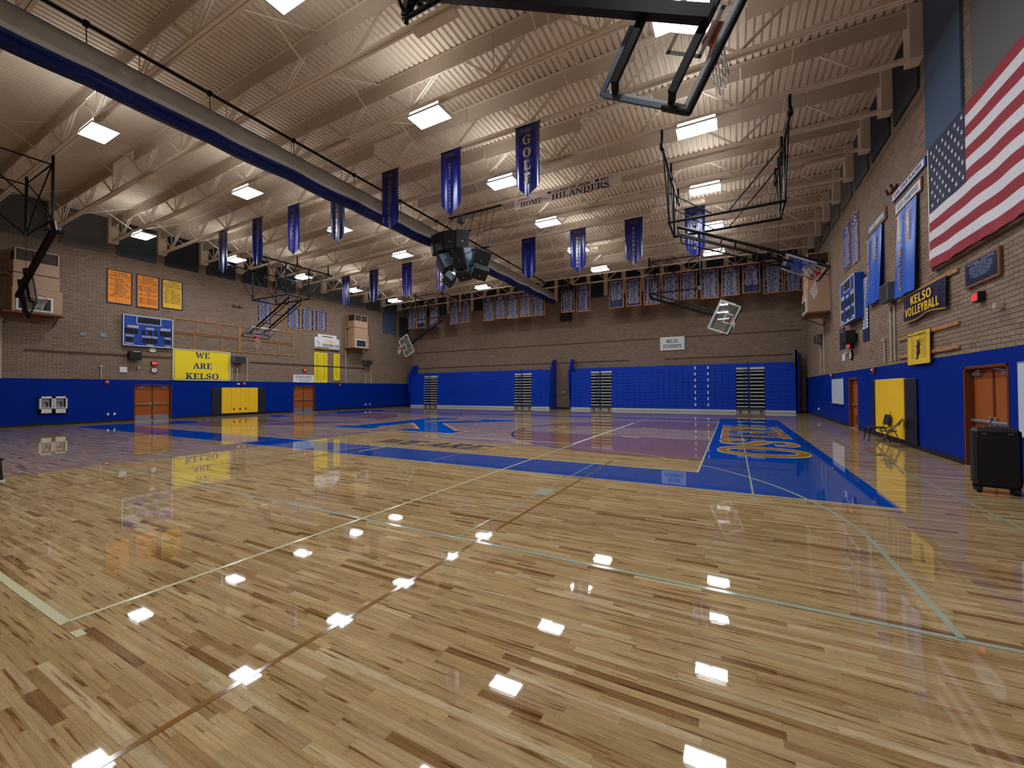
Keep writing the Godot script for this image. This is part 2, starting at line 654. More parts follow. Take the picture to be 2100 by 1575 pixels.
func high_bay_lights() -> void:
	var first: Node3D = null
	for r in range(-3, 4):
		for k in 4:
			var z := joist_z(r * 2)
			if k == 0 and r >= 2:
				continue  # the dark corner above the air handler has no lamp
			var at := Vector3(LAMP_X[k], LAMP_Y[k], z - 0.03)
			if first == null:
				first = thing("high_bay_light", "rectangular white LED high bay light hanging under a roof joist", "light", at, 0.0, "LED high bay lights")
				var h := MB.new()
				h.bevel(Vector3(0, 0.055, 0), Vector3(1.22, 0.07, 0.68), 0.012)
				part("housing", h, M["white_paint"], first)
				var d := MB.new()
				d.quad(Vector3(-0.59, 0.012, -0.32), Vector3(0.59, 0.012, -0.32), Vector3(0.59, 0.012, 0.32), Vector3(-0.59, 0.012, 0.32))
				part("diffuser", d, M["light_panel"], first, "glowing white diffuser")
				var l := AreaLight3D.new()
				l.name = "lamp"
				l.area_size = Vector2(1.18, 0.64)
				l.light_energy = LIGHT_ENERGY
				l.light_color = Color(0.97, 0.985, 1.0)
				l.shadow_enabled = true
				l.area_range = 80.0
				l.rotation.x = -PI / 2
				first.add_child(l)
				# added uplights: invented glowing slots on the housing that brighten the deck
				for sz in [-1.0, 1.0]:
					var us := MB.new()
					us.quad(Vector3(-0.54, 0.094, 0.312 * sz + 0.02), Vector3(0.54, 0.094, 0.312 * sz + 0.02), Vector3(0.54, 0.094, 0.312 * sz - 0.02), Vector3(-0.54, 0.094, 0.312 * sz - 0.02))
					part("added_uplight_slot", us, M["added_slot_glow"], first)
					var shield := MB.new()  # added shield that keeps the uplight off the joist chord
					shield.span(Vector3(-0.56, 0.088, 0.272 * sz), Vector3(0.56, 0.19, 0.282 * sz))
					part("added_uplight_shield", shield, M["white_paint"], first)
					var ul := AreaLight3D.new()  # added fill light aimed up at the deck
					ul.name = "added_uplamp_a" if sz < 0 else "added_uplamp_b"
					ul.area_size = Vector2(1.08, 0.04)
					ul.light_energy = ADDED_UP_ENERGY
					ul.light_color = Color(0.97, 0.985, 1.0)
					ul.shadow_enabled = true
					ul.area_range = 80.0
					ul.position = Vector3(0, 0.10, 0.312 * sz)
					ul.rotation.x = PI / 2
					first.add_child(ul)
				for s in [-0.5, 0.5]:
					var w := MB.new()
					w.path([Vector3(s, 0.09, -0.25), Vector3(s, 0.30, 0), Vector3(s, 0.09, 0.25)], 0.006, 5)
					w.tube(Vector3(s, 0.30, 0), Vector3(s, 0.44, 0), 0.006, 5)
					part("hanger", w, M["grey_metal"], first)
			else:
				copy(first, at, 0.0)

# ---------------------------------------------------------------- floor
func plank_quad(mb: MB, x0: float, x1: float, z0: float, z1: float, col: Color, uo: Vector2, tilt: Vector2, sides: bool) -> void:
	var g := 0.0004
	x0 += g
	x1 -= g
	z0 += g
	z1 -= g
	mb.col = col
	var k := mb.v.size()
	var ua := x0 / 1.6 + uo.x
	var ub := x1 / 1.6 + uo.x
	var va := uo.y
	var vb := uo.y + (z1 - z0) / 0.62
	mb.v.append(Vector3(x0, 0, z1)); mb.v.append(Vector3(x1, 0, z1)); mb.v.append(Vector3(x1, 0, z0)); mb.v.append(Vector3(x0, 0, z0))
	var n1 := Vector3(tilt.x, 1, tilt.y + 0.0005).normalized()
	var n0 := Vector3(tilt.x, 1, tilt.y - 0.0005).normalized()
	mb.n.append(n1); mb.n.append(n1); mb.n.append(n0); mb.n.append(n0)
	for i in 4:
		mb.c.append(col)
	mb.uv.append(Vector2(ua, vb)); mb.uv.append(Vector2(ub, vb)); mb.uv.append(Vector2(ub, va)); mb.uv.append(Vector2(ua, va))
	mb.ix.append(k); mb.ix.append(k + 2); mb.ix.append(k + 1)
	mb.ix.append(k); mb.ix.append(k + 3); mb.ix.append(k + 2)
	if sides:
		var d := Vector3(0, -0.006, 0)
		var a := Vector3(x0, 0, z1)
		var b := Vector3(x1, 0, z1)
		var e := Vector3(x1, 0, z0)
		var f := Vector3(x0, 0, z0)
		mb.quad(a + d, b + d, b, a)
		mb.quad(b + d, e + d, e, b)
		mb.quad(e + d, f + d, f, e)
		mb.quad(f + d, a + d, a, f)

func build_floor() -> void:
	var slab := MB.new()
	slab.span(Vector3(XL - 0.4, -0.35, ZB - 0.4), Vector3(XR + 0.4, -0.006, ZN + 0.4))
	var floor_node := struct("floor", slab, M["floor_gap"])
	var rest := MB.new()
	var near := []
	var roww := 0.0571
	var rows := int((ZN - ZB) / roww) + 1
	var r := RandomNumberGenerator.new()
	r.seed = 4711
	for i in rows:
		var z0 := ZB + i * roww
		var z1 := minf(z0 + roww, ZN)
		var x := XL - r.randf() * 0.9
		while x < XR:
			var l := r.randf_range(0.28, 0.75)
			if r.randf() < 0.35:
				l = r.randf_range(0.7, 1.35)
			var x0 := maxf(x, XL)
			var x1 := minf(x + l, XR)
			x += l
			if x1 - x0 < 0.02:
				continue
			var q := r.randf()
			var tone := r.randf_range(0.93, 1.07)
			var col := Color(0.54, 0.375, 0.195)
			if q > 0.965:
				col = Color(0.27, 0.145, 0.058)
			elif q > 0.85:
				col = Color(0.40, 0.245, 0.112)
			elif q > 0.5:
				col = Color(0.485, 0.325, 0.163)
			elif q < 0.1:
				col = Color(0.61, 0.46, 0.27)
			col = Color(col.r * tone, col.g * tone, col.b * tone * r.randf_range(0.94, 1.05))
			var uo := Vector2(r.randf(), r.randf())
			var tilt := Vector2(r.randf_range(-0.0005, 0.0005), r.randf_range(-0.0011, 0.0011))
			var c := Vector3((x0 + x1) * 0.5, 0, (z0 + z1) * 0.5)
			var d := c.distance_to(Vector3(CAM.x, 0, CAM.z))
			if d < 6.0:
				var p := cam_basis.inverse() * (c - CAM)
				if p.z < -0.3 and absf(p.x / -p.z) < 1.26 and absf(p.y / p.z) < 0.96:
					near.append([d, x0, x1, z0, z1, col, uo, tilt])
					continue
			plank_quad(rest, x0, x1, z0, z1, col, uo, tilt, d < 7.0)
	near.sort_custom(func(a, b): return a[0] < b[0])
	for k in near.size():
		var a = near[k]
		if k < 300:
			var mb := MB.new()
			plank_quad(mb, a[1], a[2], a[3], a[4], a[5], a[6], a[7], true)
			part("plank", mb, M["floor_wood"], floor_node)
		else:
			plank_quad(rest, a[1], a[2], a[3], a[4], a[5], a[6], a[7], true)
	var o := part("planks", rest, M["floor_wood"], floor_node)
	o.set_meta("kind", "stuff")
	floor_paint(floor_node)

func flat(mb: MB, x0: float, x1: float, z0: float, z1: float, y := 0.0012) -> MB:
	var q := [Vector2(x0 / 1.6, z1 / 0.62), Vector2(x1 / 1.6, z1 / 0.62), Vector2(x1 / 1.6, z0 / 0.62), Vector2(x0 / 1.6, z0 / 0.62)]
	mb.quad(Vector3(x0, y, z1), Vector3(x1, y, z1), Vector3(x1, y, z0), Vector3(x0, y, z0), Vector3.UP, q)
	return mb

func arc_line(mb: MB, cx: float, cz: float, rad: float, w: float, a0: float, a1: float, y := 0.0016, n := 64) -> MB:
	for i in n:
		var t0 := deg_to_rad(lerpf(a0, a1, float(i) / n))
		var t1 := deg_to_rad(lerpf(a0, a1, float(i + 1) / n))
		var p0 := Vector3(cos(t0), 0, sin(t0))
		var p1 := Vector3(cos(t1), 0, sin(t1))
		var o := Vector3(cx, y, cz)
		var a := o + p0 * (rad + w * 0.5)
		var b := o + p0 * (rad - w * 0.5)
		var c := o + p1 * (rad - w * 0.5)
		var d := o + p1 * (rad + w * 0.5)
		if (b - a).cross(c - a).y > 0:
			mb.quad(a, b, c, d, Vector3.UP)
		else:
			mb.quad(d, c, b, a, Vector3.UP)
	return mb

func floor_letters(parent: Node3D, words: String, font: Font, centre: Vector3, ux: Vector3, uy: Vector3, w: float, h: float, m: Material, y: float, called: String) -> void:
	lettering(parent, words, font, Vector3(centre.x, y, centre.z), w, h, m, called, Basis(ux, uy, ux.cross(uy)), 0.0006)

func floor_paint(f: Node3D) -> void:
	var HL := 12.8
	var HW := 7.62
	# blue border round the main court with a thin white edge line inside
	var b := MB.new()
	flat(b, -15.5, 15.56, HW, 9.14)
	flat(b, -15.5, 15.56, -8.35, -HW)
	flat(b, HL, 15.56, -HW, HW)
	flat(b, -15.5, -HL, -HW, HW)
	flat(b, HL + 0.0, 15.56, -9.50, -8.35)
	flat(b, -15.5, -HL, -9.50, -8.35)
	part("court_border", b, M["court_blue"], f, "royal blue painted border round the basketball court")
	var e := MB.new()
	for s in [-1.0, 1.0]:
		flat(e, -HL, HL, HW * s - 0.02, HW * s + 0.02, 0.0018)
		flat(e, HL * s - 0.02, HL * s + 0.02, -HW, HW, 0.0018)
	flat(e, -15.5, 15.56, 9.14, 9.175, 0.0016)
	part("edge_line", e, M["court_cream"], f)
	# stained area inside the three-point arcs, natural key and circle
	for s in [-1.0, 1.0]:
		var cx: float = 11.2 * s
		var st := MB.new()
		var rad := 6.02
		for side in [-1.0, 1.0]:
			# between the key (|z| = 1.83) and the arc, in thin strips along x
			var n := 28
			for i in n:
				var za := lerpf(1.83, rad, float(i) / n)
				var zb := lerpf(1.83, rad, float(i + 1) / n)
				var zm := (za + zb) * 0.5
				var reach: float = sqrt(maxf(rad * rad - zm * zm, 0.0))
				var xa: float = cx - s * reach
				var xb: float = HL * s
				flat(st, minf(xa, xb), maxf(xa, xb), minf(za * side, zb * side), maxf(za * side, zb * side), 0.0008)
			# the lunes beside the free-throw circle inside |z| < 1.83
			for i in 12:
				var za := 1.83 * i / 12.0
				var zb := 1.83 * (i + 1) / 12.0
				var zm := (za + zb) * 0.5
				var xa: float = cx - s * sqrt(rad * rad - zm * zm)
				var xb: float = (HL - 5.79) * s - s * sqrt(1.83 * 1.83 - zm * zm)
				if (xb - xa) * s > 0.01:
					flat(st, minf(xa, xb), maxf(xa, xb), minf(za * side, zb * side), maxf(za * side, zb * side), 0.0008)
		part("stained_arc", st, M["floor_stain"], f, "red brown stained wood inside the three point arc")
		var ln := MB.new()
		arc_line(ln, cx, 0, rad, 0.06, 90.0 if s > 0 else -90.0, 270.0 if s > 0 else 90.0)
		arc_line(ln, (HL - 5.79) * s, 0, 1.83, 0.05, 90.0 if s > 0 else -90.0, 270.0 if s > 0 else 90.0)
		for side in [-1.0, 1.0]:
			flat(ln, minf(cx, HL * s), maxf(cx, HL * s), rad * side - 0.03, rad * side + 0.03, 0.0016)
			flat(ln, minf(HL * s, (HL - 5.79) * s), maxf(HL * s, (HL - 5.79) * s), 1.83 * side - 0.02, 1.83 * side + 0.02, 0.0016)
		var fx: float = (HL - 5.79) * s
		flat(ln, fx - 0.025, fx + 0.025, -1.83, 1.83, 0.0016)
		part("court_line", ln, M["court_navy"], f)
	var mid := MB.new()
	flat(mid, -0.025, 0.025, -HW, HW, 0.0011)
	arc_line(mid, 0, 0, 1.83, 0.05, 0, 360, 0.0011, 72)
	part("court_line", mid, M["court_navy"], f)
	# white volleyball court
	var vb := MB.new()
	for s in [-1.0, 1.0]:
		flat(vb, 9.0 * s - 0.045, 9.0 * s + 0.045, -4.545, 4.545, 0.0022)
		flat(vb, -9.0, 9.0, 4.5 * s - 0.035, 4.5 * s + 0.035, 0.0022)
	part("volleyball_line", vb, M["court_white"], f)
	# the cross courts: baselines, side lines, three-point arcs
	for s in [-1.0, 1.0]:
		var cc := MB.new()
		var cx: float = 8.78 * s
		for t in [-1.0, 1.0]:
			var w := 0.05
			flat(cc, cx - 7.75, cx + 7.75, 12.97 * t - w * 0.5, 12.97 * t + w * 0.5, 0.002)
			arc_line(cc, cx, 11.2 * t, 6.04, 0.05, 180.0 if t > 0 else 0.0, 360.0 if t > 0 else 180.0, 0.002, 80)
			for q in [-1.0, 1.0]:
				flat(cc, cx + 6.04 * q - 0.025, cx + 6.04 * q + 0.025, minf(11.2 * t, 12.97 * t), maxf(11.2 * t, 12.97 * t), 0.002)
				flat(cc, cx + 1.83 * q - 0.012, cx + 1.83 * q + 0.012, minf(7.2 * t, 12.97 * t), maxf(7.2 * t, 12.97 * t), 0.002)
		for q in [-1.0, 1.0]:
			flat(cc, cx + 7.75 * q - 0.02, cx + 7.75 * q + 0.02, -12.97, 12.97, 0.002)
		part("cross_court_line", cc, M["court_grey"], f)
	var cl := MB.new()
	flat(cl, 9.03, 9.075, -9.1, 15.76, 0.0024)
	flat(cl, 0.5, 9.075, 15.73, 15.79, 0.0024)
	flat(cl, 9.27, 9.40, 15.735, 15.79, 0.0024)
	flat(cl, 4.04, 4.12, 7.66, 8.65, 0.0024)
	part("cream_line", cl, M["court_cream"], f)
	var gd := MB.new()
	flat(gd, 10.86, 10.9, 7.0, 16.6, 0.0024)
	flat(gd, 2.68, 2.72, 9.2, 17.0, 0.0024)
	part("gold_line", gd, M["court_gold"], f)
	var wl := MB.new()
	flat(wl, 13.715, 13.745, -9.4, 9.14, 0.0026)
	flat(wl, 13.68, 13.80, 9.40, 9.52, 0.0026)
	flat(wl, 10.50, 10.78, 10.35, 10.75, 0.0026)
	part("marker", wl, M["court_grey"], f)
	# lane blocks
	var lb := MB.new()
	for s in [-1.0, 1.0]:
		for side in [-1.0, 1.0]:
			flat(lb, minf(9.9 * s, 10.5 * s), maxf(9.9 * s, 10.5 * s), 1.86 * side - 0.08, 1.86 * side + 0.08, 0.0028)
	part("lane_block", lb, M["court_yellow"], f)
	# the big K
	var kp := PackedVector2Array([
		Vector2(-3.7, -3.6), Vector2(-1.02, -3.6), Vector2(-1.02, -2.7), Vector2(-1.52, -2.7), Vector2(-1.52, -0.1), Vector2(1.15, -2.68), Vector2(0.32, -2.68), Vector2(0.32, -3.62),
		Vector2(3.56, -3.62), Vector2(3.56, -2.67), Vector2(3.04, -2.67), Vector2(0.15, 0.2), Vector2(2.9, 2.8), Vector2(3.5, 2.8), Vector2(3.5, 3.62), Vector2(0.55, 3.62), Vector2(0.55, 2.82), Vector2(1.0, 2.82),
		Vector2(-1.52, 0.75), Vector2(-1.52, 2.75), Vector2(-1.0, 2.75), Vector2(-1.0, 3.65), Vector2(-3.78, 3.65), Vector2(-3.78, 2.72), Vector2(-3.12, 2.72), Vector2(-3.12, -2.66), Vector2(-3.7, -2.66)])
	var outl := Geometry2D.offset_polygon(kp, 0.14, Geometry2D.JOIN_MITER)
	var ko := MB.new()
	ko.poly(outl[0], Vector3(0, 0.0030, 0), Vector3(1, 0, 0), Vector3(0, 0, -1))
	part("logo_outline", ko, M["court_yellow"], f, "yellow outline of the big letter K")
	var kk := MB.new()
	kk.poly(kp, Vector3(0, 0.0036, 0), Vector3(1, 0, 0), Vector3(0, 0, -1))
	part("logo_letter", kk, M["logo_blue"], f, "big blue slab serif letter K at centre court")
	# WE ARE, slanted
	var sl := Vector3(0.34, 0, -1)
	floor_letters(f, "WE ARE", serif, Vector3(4.85, 0, 6.53), Vector3(1, 0, 0), sl, 4.25, 0.86, M["court_navy"], 0.003, "court_lettering")
	floor_letters(f, "KELSO", serif, Vector3(-4.85, 0, -6.53), Vector3(-1, 0, 0), -sl, 4.25, 0.86, M["court_navy"], 0.003, "court_lettering")
	# KELSO along the right baseline, read from the court; the same on the left
	for s in [-1.0, 1.0]:
		var ux := Vector3(0, 0, s)
		var uy := Vector3(s, 0, 0)
		var o := Vector3(14.13 * s, 0, 0)
		var wide := 9.66
		var high := 2.13
		for q in [[-1.0, -1.0], [1.0, -1.0], [1.0, 1.0], [-1.0, 1.0]]:
			floor_letters(f, "KELSO", serif, o + ux * q[0] * 0.05 + uy * q[1] * 0.05, ux, uy, wide - 0.06, high - 0.06, M["court_white"], 0.003, "lettering_outline")
			floor_letters(f, "KELSO", serif, o + ux * q[0] * 0.018 + uy * q[1] * 0.018, ux, uy, wide - 0.06, high - 0.06, M["court_yellow"], 0.0042, "court_lettering")

# ---------------------------------------------------------------- walls
const DOOR_L1 := [274.7, 789.3, 351.5, 859.0]
const DOOR_L2 := [601.4, 791.7, 645.3, 844.3]
const DOOR_R1 := [1976.9, 750.5, 2074.4, 948.0]
const DOOR_R2 := [1739.9, 773.0, 1761.5, 876.6]

func door_range(side: String, d: Array) -> Vector2:
	var a := lw(d[0], d[1]) if side == "L" else rw(d[0], d[1])
	var b := lw(d[2], d[3]) if side == "L" else rw(d[2], d[3])
	return Vector2(minf(a.z, b.z), maxf(a.z, b.z))

func brick_box(mb: MB, org: Vector3, ux: Vector3, nn: Vector3, u0: float, u1: float, y0: float, y1: float, out: float) -> void:
	var a := org + ux * u0 + Vector3(0, y0, 0) + nn * out
	var b := org + ux * u1 + Vector3(0, y0, 0) + nn * out
	var c := org + ux * u1 + Vector3(0, y1, 0) + nn * out
	var d := org + ux * u0 + Vector3(0, y1, 0) + nn * out
	var back := -nn * (out + 0.004)
	mb.quad(a, b, c, d, nn)
	mb.quad(a + back, b + back, b, a)
	mb.quad(b + back, c + back, c, b)
	mb.quad(c + back, d + back, d, c)
	mb.quad(d + back, a + back, a, d)

func brick_wall(parent: Node3D, org: Vector3, ux: Vector3, nn: Vector3, ulen: float, yfrom: float, yto: float, seed_: int, singles: int, skip: Callable) -> void:
	var r := RandomNumberGenerator.new()
	r.seed = seed_
	var course := 0.1016
	var blen := 0.305
	var mb := MB.new()
	var near := []
	var row := 0
	var y := yfrom
	while y < yto:
		var u := -blen * 0.5 * (row % 2)
		var rowtone := r.randf_range(0.97, 1.03)
		while u < ulen:
			var u0 := maxf(u, 0.0)
			var u1 := minf(u + blen, ulen)
			u += blen
			if u1 - u0 < 0.04 or skip.call(u0, u1, y, y + course):
				continue
			var t := r.randf_range(0.90, 1.10) * rowtone
			if r.randf() < 0.05:
				t *= 0.84
			var col := Color(0.305 * t, 0.228 * t * r.randf_range(0.97, 1.03), 0.172 * t * r.randf_range(0.95, 1.05))
			var c := org + ux * (u0 + u1) * 0.5 + Vector3(0, y + 0.05, 0)
			if singles > 0:
				var p := cam_basis.inverse() * (c - CAM)
				if p.z < -0.5 and absf(p.x / -p.z) < 1.245 and absf(p.y / p.z) < 0.935:
					near.append([c.distance_to(CAM), u0, u1, y, col, r.randf_range(0.005, 0.008)])
					continue
			mb.col = col
			brick_box(mb, org, ux, nn, u0 + 0.004, u1 - 0.004, y + 0.004, y + course - 0.006, r.randf_range(0.005, 0.008))
		y += course
		row += 1
	near.sort_custom(func(a, b): return a[0] < b[0])
	for k in near.size():
		var a = near[k]
		if k < singles:
			var one := MB.new()
			one.col = a[4]
			brick_box(one, org, ux, nn, a[1] + 0.004, a[2] - 0.004, a[3] + 0.004, a[3] + course - 0.006, a[5])
			part("brick", one, M["brick"], parent)
		else:
			mb.col = a[4]
			brick_box(mb, org, ux, nn, a[1] + 0.004, a[2] - 0.004, a[3] + 0.004, a[3] + course - 0.006, a[5])
	var o := part("bricks", mb, M["brick"], parent)
	o.set_meta("kind", "stuff")

func build_walls() -> void:
	var top := 12.4
	var dl := [door_range("L", DOOR_L1), door_range("L", DOOR_L2)]
	var dr := [door_range("R", DOOR_R1), door_range("R", DOOR_R2)]
	var dtop := 2.17
	for side in [-1.0, 1.0]:
		var left: bool = side < 0
		var x0: float = XL if left else XR
		var nn := Vector3(-side, 0, 0)
		var s := MB.new()
		s.span(Vector3(x0 + side * 0.008, BAND, ZB - 0.4), Vector3(x0 + side * 0.4, top, ZN + 0.4))
		s.span(Vector3(x0 + side * 0.28, -0.3, ZB - 0.4), Vector3(x0 + side * 0.4, BAND, ZN + 0.4))
		var wall := struct("wall_left" if left else "wall_right", s, M["mortar"])
		var doors: Array = (dl if left else dr).duplicate()
		doors.sort_custom(func(a, b): return a.x < b.x)
		var z := ZB - 0.2
		var band := MB.new()
		var base := MB.new()
		for d in doors + [Vector2(ZN + 0.2, ZN + 0.2)]:
			band.span(Vector3(x0 - side * 0.008, 0, z), Vector3(x0 + side * 0.3, BAND, d.x))
			base.span(Vector3(x0 - side * 0.026, 0, z), Vector3(x0, 0.115, d.x))
			if d.y > d.x:
				band.span(Vector3(x0 - side * 0.008, dtop, d.x), Vector3(x0 + side * 0.3, BAND, d.y))
			z = d.y
		part("wainscot", band, M["wall_blue"], wall, "royal blue painted lower part of the wall")
		struct("baseboard_left" if left else "baseboard_right", base, M["base_black"])
		# brick courses above the band
		if left:
			brick_wall(wall, Vector3(XL, 0, ZN), Vector3(0, 0, -1), nn, ZN - ZB, BAND + 0.005, 10.4, 101, 0, func(u0, u1, y0, y1): return false)
		else:
			brick_wall(wall, Vector3(XR, 0, ZB), Vector3(0, 0, 1), nn, 28.5, BAND + 0.005, 10.4, 202, 300, func(u0, u1, y0, y1): return false)
	var bk := MB.new()
	bk.span(Vector3(XL - 0.4, -0.3, ZB - 0.4), Vector3(XR + 0.4, top, ZB - 0.008))
	var wb := struct("wall_back", bk, M["mortar"])
	brick_wall(wb, Vector3(XL, 0, ZB), Vector3(1, 0, 0), Vector3(0, 0, 1), XR - XL, 0.0, 10.5, 303, 0,
		func(u0, u1, y0, y1): return y1 < 3.0 and absf((u0 + u1) * 0.5 + XL) > 1.5 and absf((u0 + u1) * 0.5 + XL) < 16.9)
	var nr := MB.new()
	nr.span(Vector3(XL - 0.4, -0.3, ZN), Vector3(XR + 0.4, top, ZN + 0.4))
	var wn := struct("wall_near", nr, M["brick_plain"])
	wn.set_meta("kind", "structure")
	var bb := MB.new()
	for q in [[XL, -17.35], [-0.95, 0.95], [17.3, XR]]:
		bb.span(Vector3(q[0], 0, ZB), Vector3(q[1], 0.115, ZB + 0.026))
	struct("baseboard_back", bb, M["base_black"])
	# projecting wooden bumper rails on the brick
	var rails := MB.new()
	rails.span(Vector3(XL + 0.6, 5.84, ZB), Vector3(XR - 0.2, 5.90, ZB + 0.045))
	rails.span(Vector3(XL + 0.9, 4.13, ZB), Vector3(5.75, 4.20, ZB + 0.045))
	rails.span(Vector3(8.6, 4.13, ZB), Vector3(17.2, 4.20, ZB + 0.045))
	var t1 := struct("trim_1", rails, M["wood_dark"])
	t1.set_meta("kind", "structure")
	var rl := MB.new()
	for q in [[10.28, 6.25], [5.65, 4.05], [-0.85, -11.7]]:
		rl.span(Vector3(WL, 3.86, q[1]), Vector3(XL + 0.05, 3.95, q[0]))
	struct("trim_2", rl, M["wood_dark"])
	# bearing posts under the joist ends and grey acoustic panels between them
	for side in ["left", "right"]:
		var x0: float = XL if side == "left" else XR
		var sg := 1.0 if side == "left" else -1.0
		var tones := ["panel_grey", "panel_grey", "panel_dark", "panel_dark", "panel_teal", "panel_grey", "panel_teal"]
		for k in range(-8, 7):
			var za := joist_z(k) + 0.23
			var zb := joist_z(k + 1) - 0.23
			if k == 6:
				zb = ZN - 0.1
			var lowest := 9.74
			var tone: String = tones[(k + 14) % 7]
			if side == "left":
				tone = ["panel_teal", "panel_teal", "panel_grey", "panel_grey", "panel_grey", "panel_teal", "panel_dark", "panel_dark", "panel_dark", "panel_teal", "panel_grey", "panel_grey", "panel_grey", "panel_dark", "panel_dark"][k + 8]
			else:
				tone = ["panel_dark", "panel_grey", "panel_grey", "panel_grey", "panel_grey", "panel_teal", "panel_dark", "panel_dark", "panel_blue", "panel_grey", "panel_grey", "panel_dark", "panel_dark", "panel_dark", "panel_dark"][k + 8]
				if k == 0 or k == 1:
					lowest = 7.75
			var m := MB.new()
			m.bevel(Vector3(x0 + sg * 0.0395, (lowest + 11.75) * 0.5, (za + zb) * 0.5), Vector3(0.06, 11.75 - lowest, zb - za), 0.008)
			single("acoustic_panel", m, M[tone], "%s acoustic panel between joist posts high on the %s" % [{"panel_grey": "grey", "panel_teal": "slate grey", "panel_dark": "near black", "panel_blue": "blue grey"}[tone], "drinking fountain wall" if side == "left" else "flag wall"], "panel", Vector3.ZERO, 0.0, "acoustic panels on the %s wall" % ("fountain" if side == "left" else "flag"))
	for q in [[784.0, 628.0, 812.0, 687.0, "panel_blue"], [818.0, 630.0, 837.0, 693.0, "panel_dark"]]:
		var sp := spot("L", Vector2(q[0], q[1]), Vector2(q[2], q[3]))
		var m := MB.new()
		m.bevel(Vector3(0, (9.7 - sp[0].y) * 0.5, 0.035), Vector3(sp[1], 9.7 - sp[0].y, 0.05), 0.006)
		single("acoustic_panel", m, M[q[4]], "low %s acoustic panel in the wall corner beside the brown air handler" % ("blue grey" if q[4] == "panel_blue" else "dark"), "panel", sp[0], sp[3])
	# far wall: narrow panels with beige studs between them
	var studs := Node3D.new()
	studs.name = "trim_3"
	add_child(studs)
	studs.set_meta("kind", "structure")
	for i in 23:
		var x := -17.0 + i * 1.545
		var m := MB.new()
		m.bevel(Vector3(0, 0.72, 0.03), Vector3(1.12, 1.7, 0.06), 0.008)
		single("acoustic_panel", m, M["panel_grey" if i in [3, 8, 9] else "panel_dark"], ("grey" if i in [3, 8, 9] else "near black") + " acoustic panel high on the wall behind the bleachers", "panel", Vector3(x, 9.95, ZB + 0.0095), 0.0, "acoustic panels above the bleachers")
		var st := MB.new()
		st.span(Vector3(x + 0.6, 9.9, ZB), Vector3(x + 0.94, 12.0, ZB + 0.12))
		struct("stud", st, M["beige_steel"], studs)


# ---------------------------------------------------------------- ceiling
func build_ceiling() -> void:
	var mb := MB.new()
	var rib := 0.2032
	var n := int((XR - XL) / rib) + 2
	var prof := []
	for i in n:
		var x := XL - 0.1 + i * rib
		prof.append([x, 0.0])
		prof.append([x + 0.115, 0.0])
		prof.append([x + 0.137, 0.072])
		prof.append([x + 0.181, 0.072])
	for i in prof.size() - 1:
		var a = prof[i]
		var b = prof[i + 1]
		var ya: float = 11.78 + crown(a[0]) + a[1]
		var yb: float = 11.78 + crown(b[0]) + b[1]
		mb.quad(Vector3(a[0], ya, ZB - 0.3), Vector3(b[0], yb, ZB - 0.3), Vector3(b[0], yb, ZN + 0.3), Vector3(a[0], ya, ZN + 0.3))
	var c := struct("ceiling", mb, M["beige_deck"])
	var lid := MB.new()
	lid.span(Vector3(XL - 0.4, 12.15, ZB - 0.4), Vector3(XR + 0.4, 12.45, ZN + 0.4))
	part("roof_slab", lid, M["beige_deck"], c)

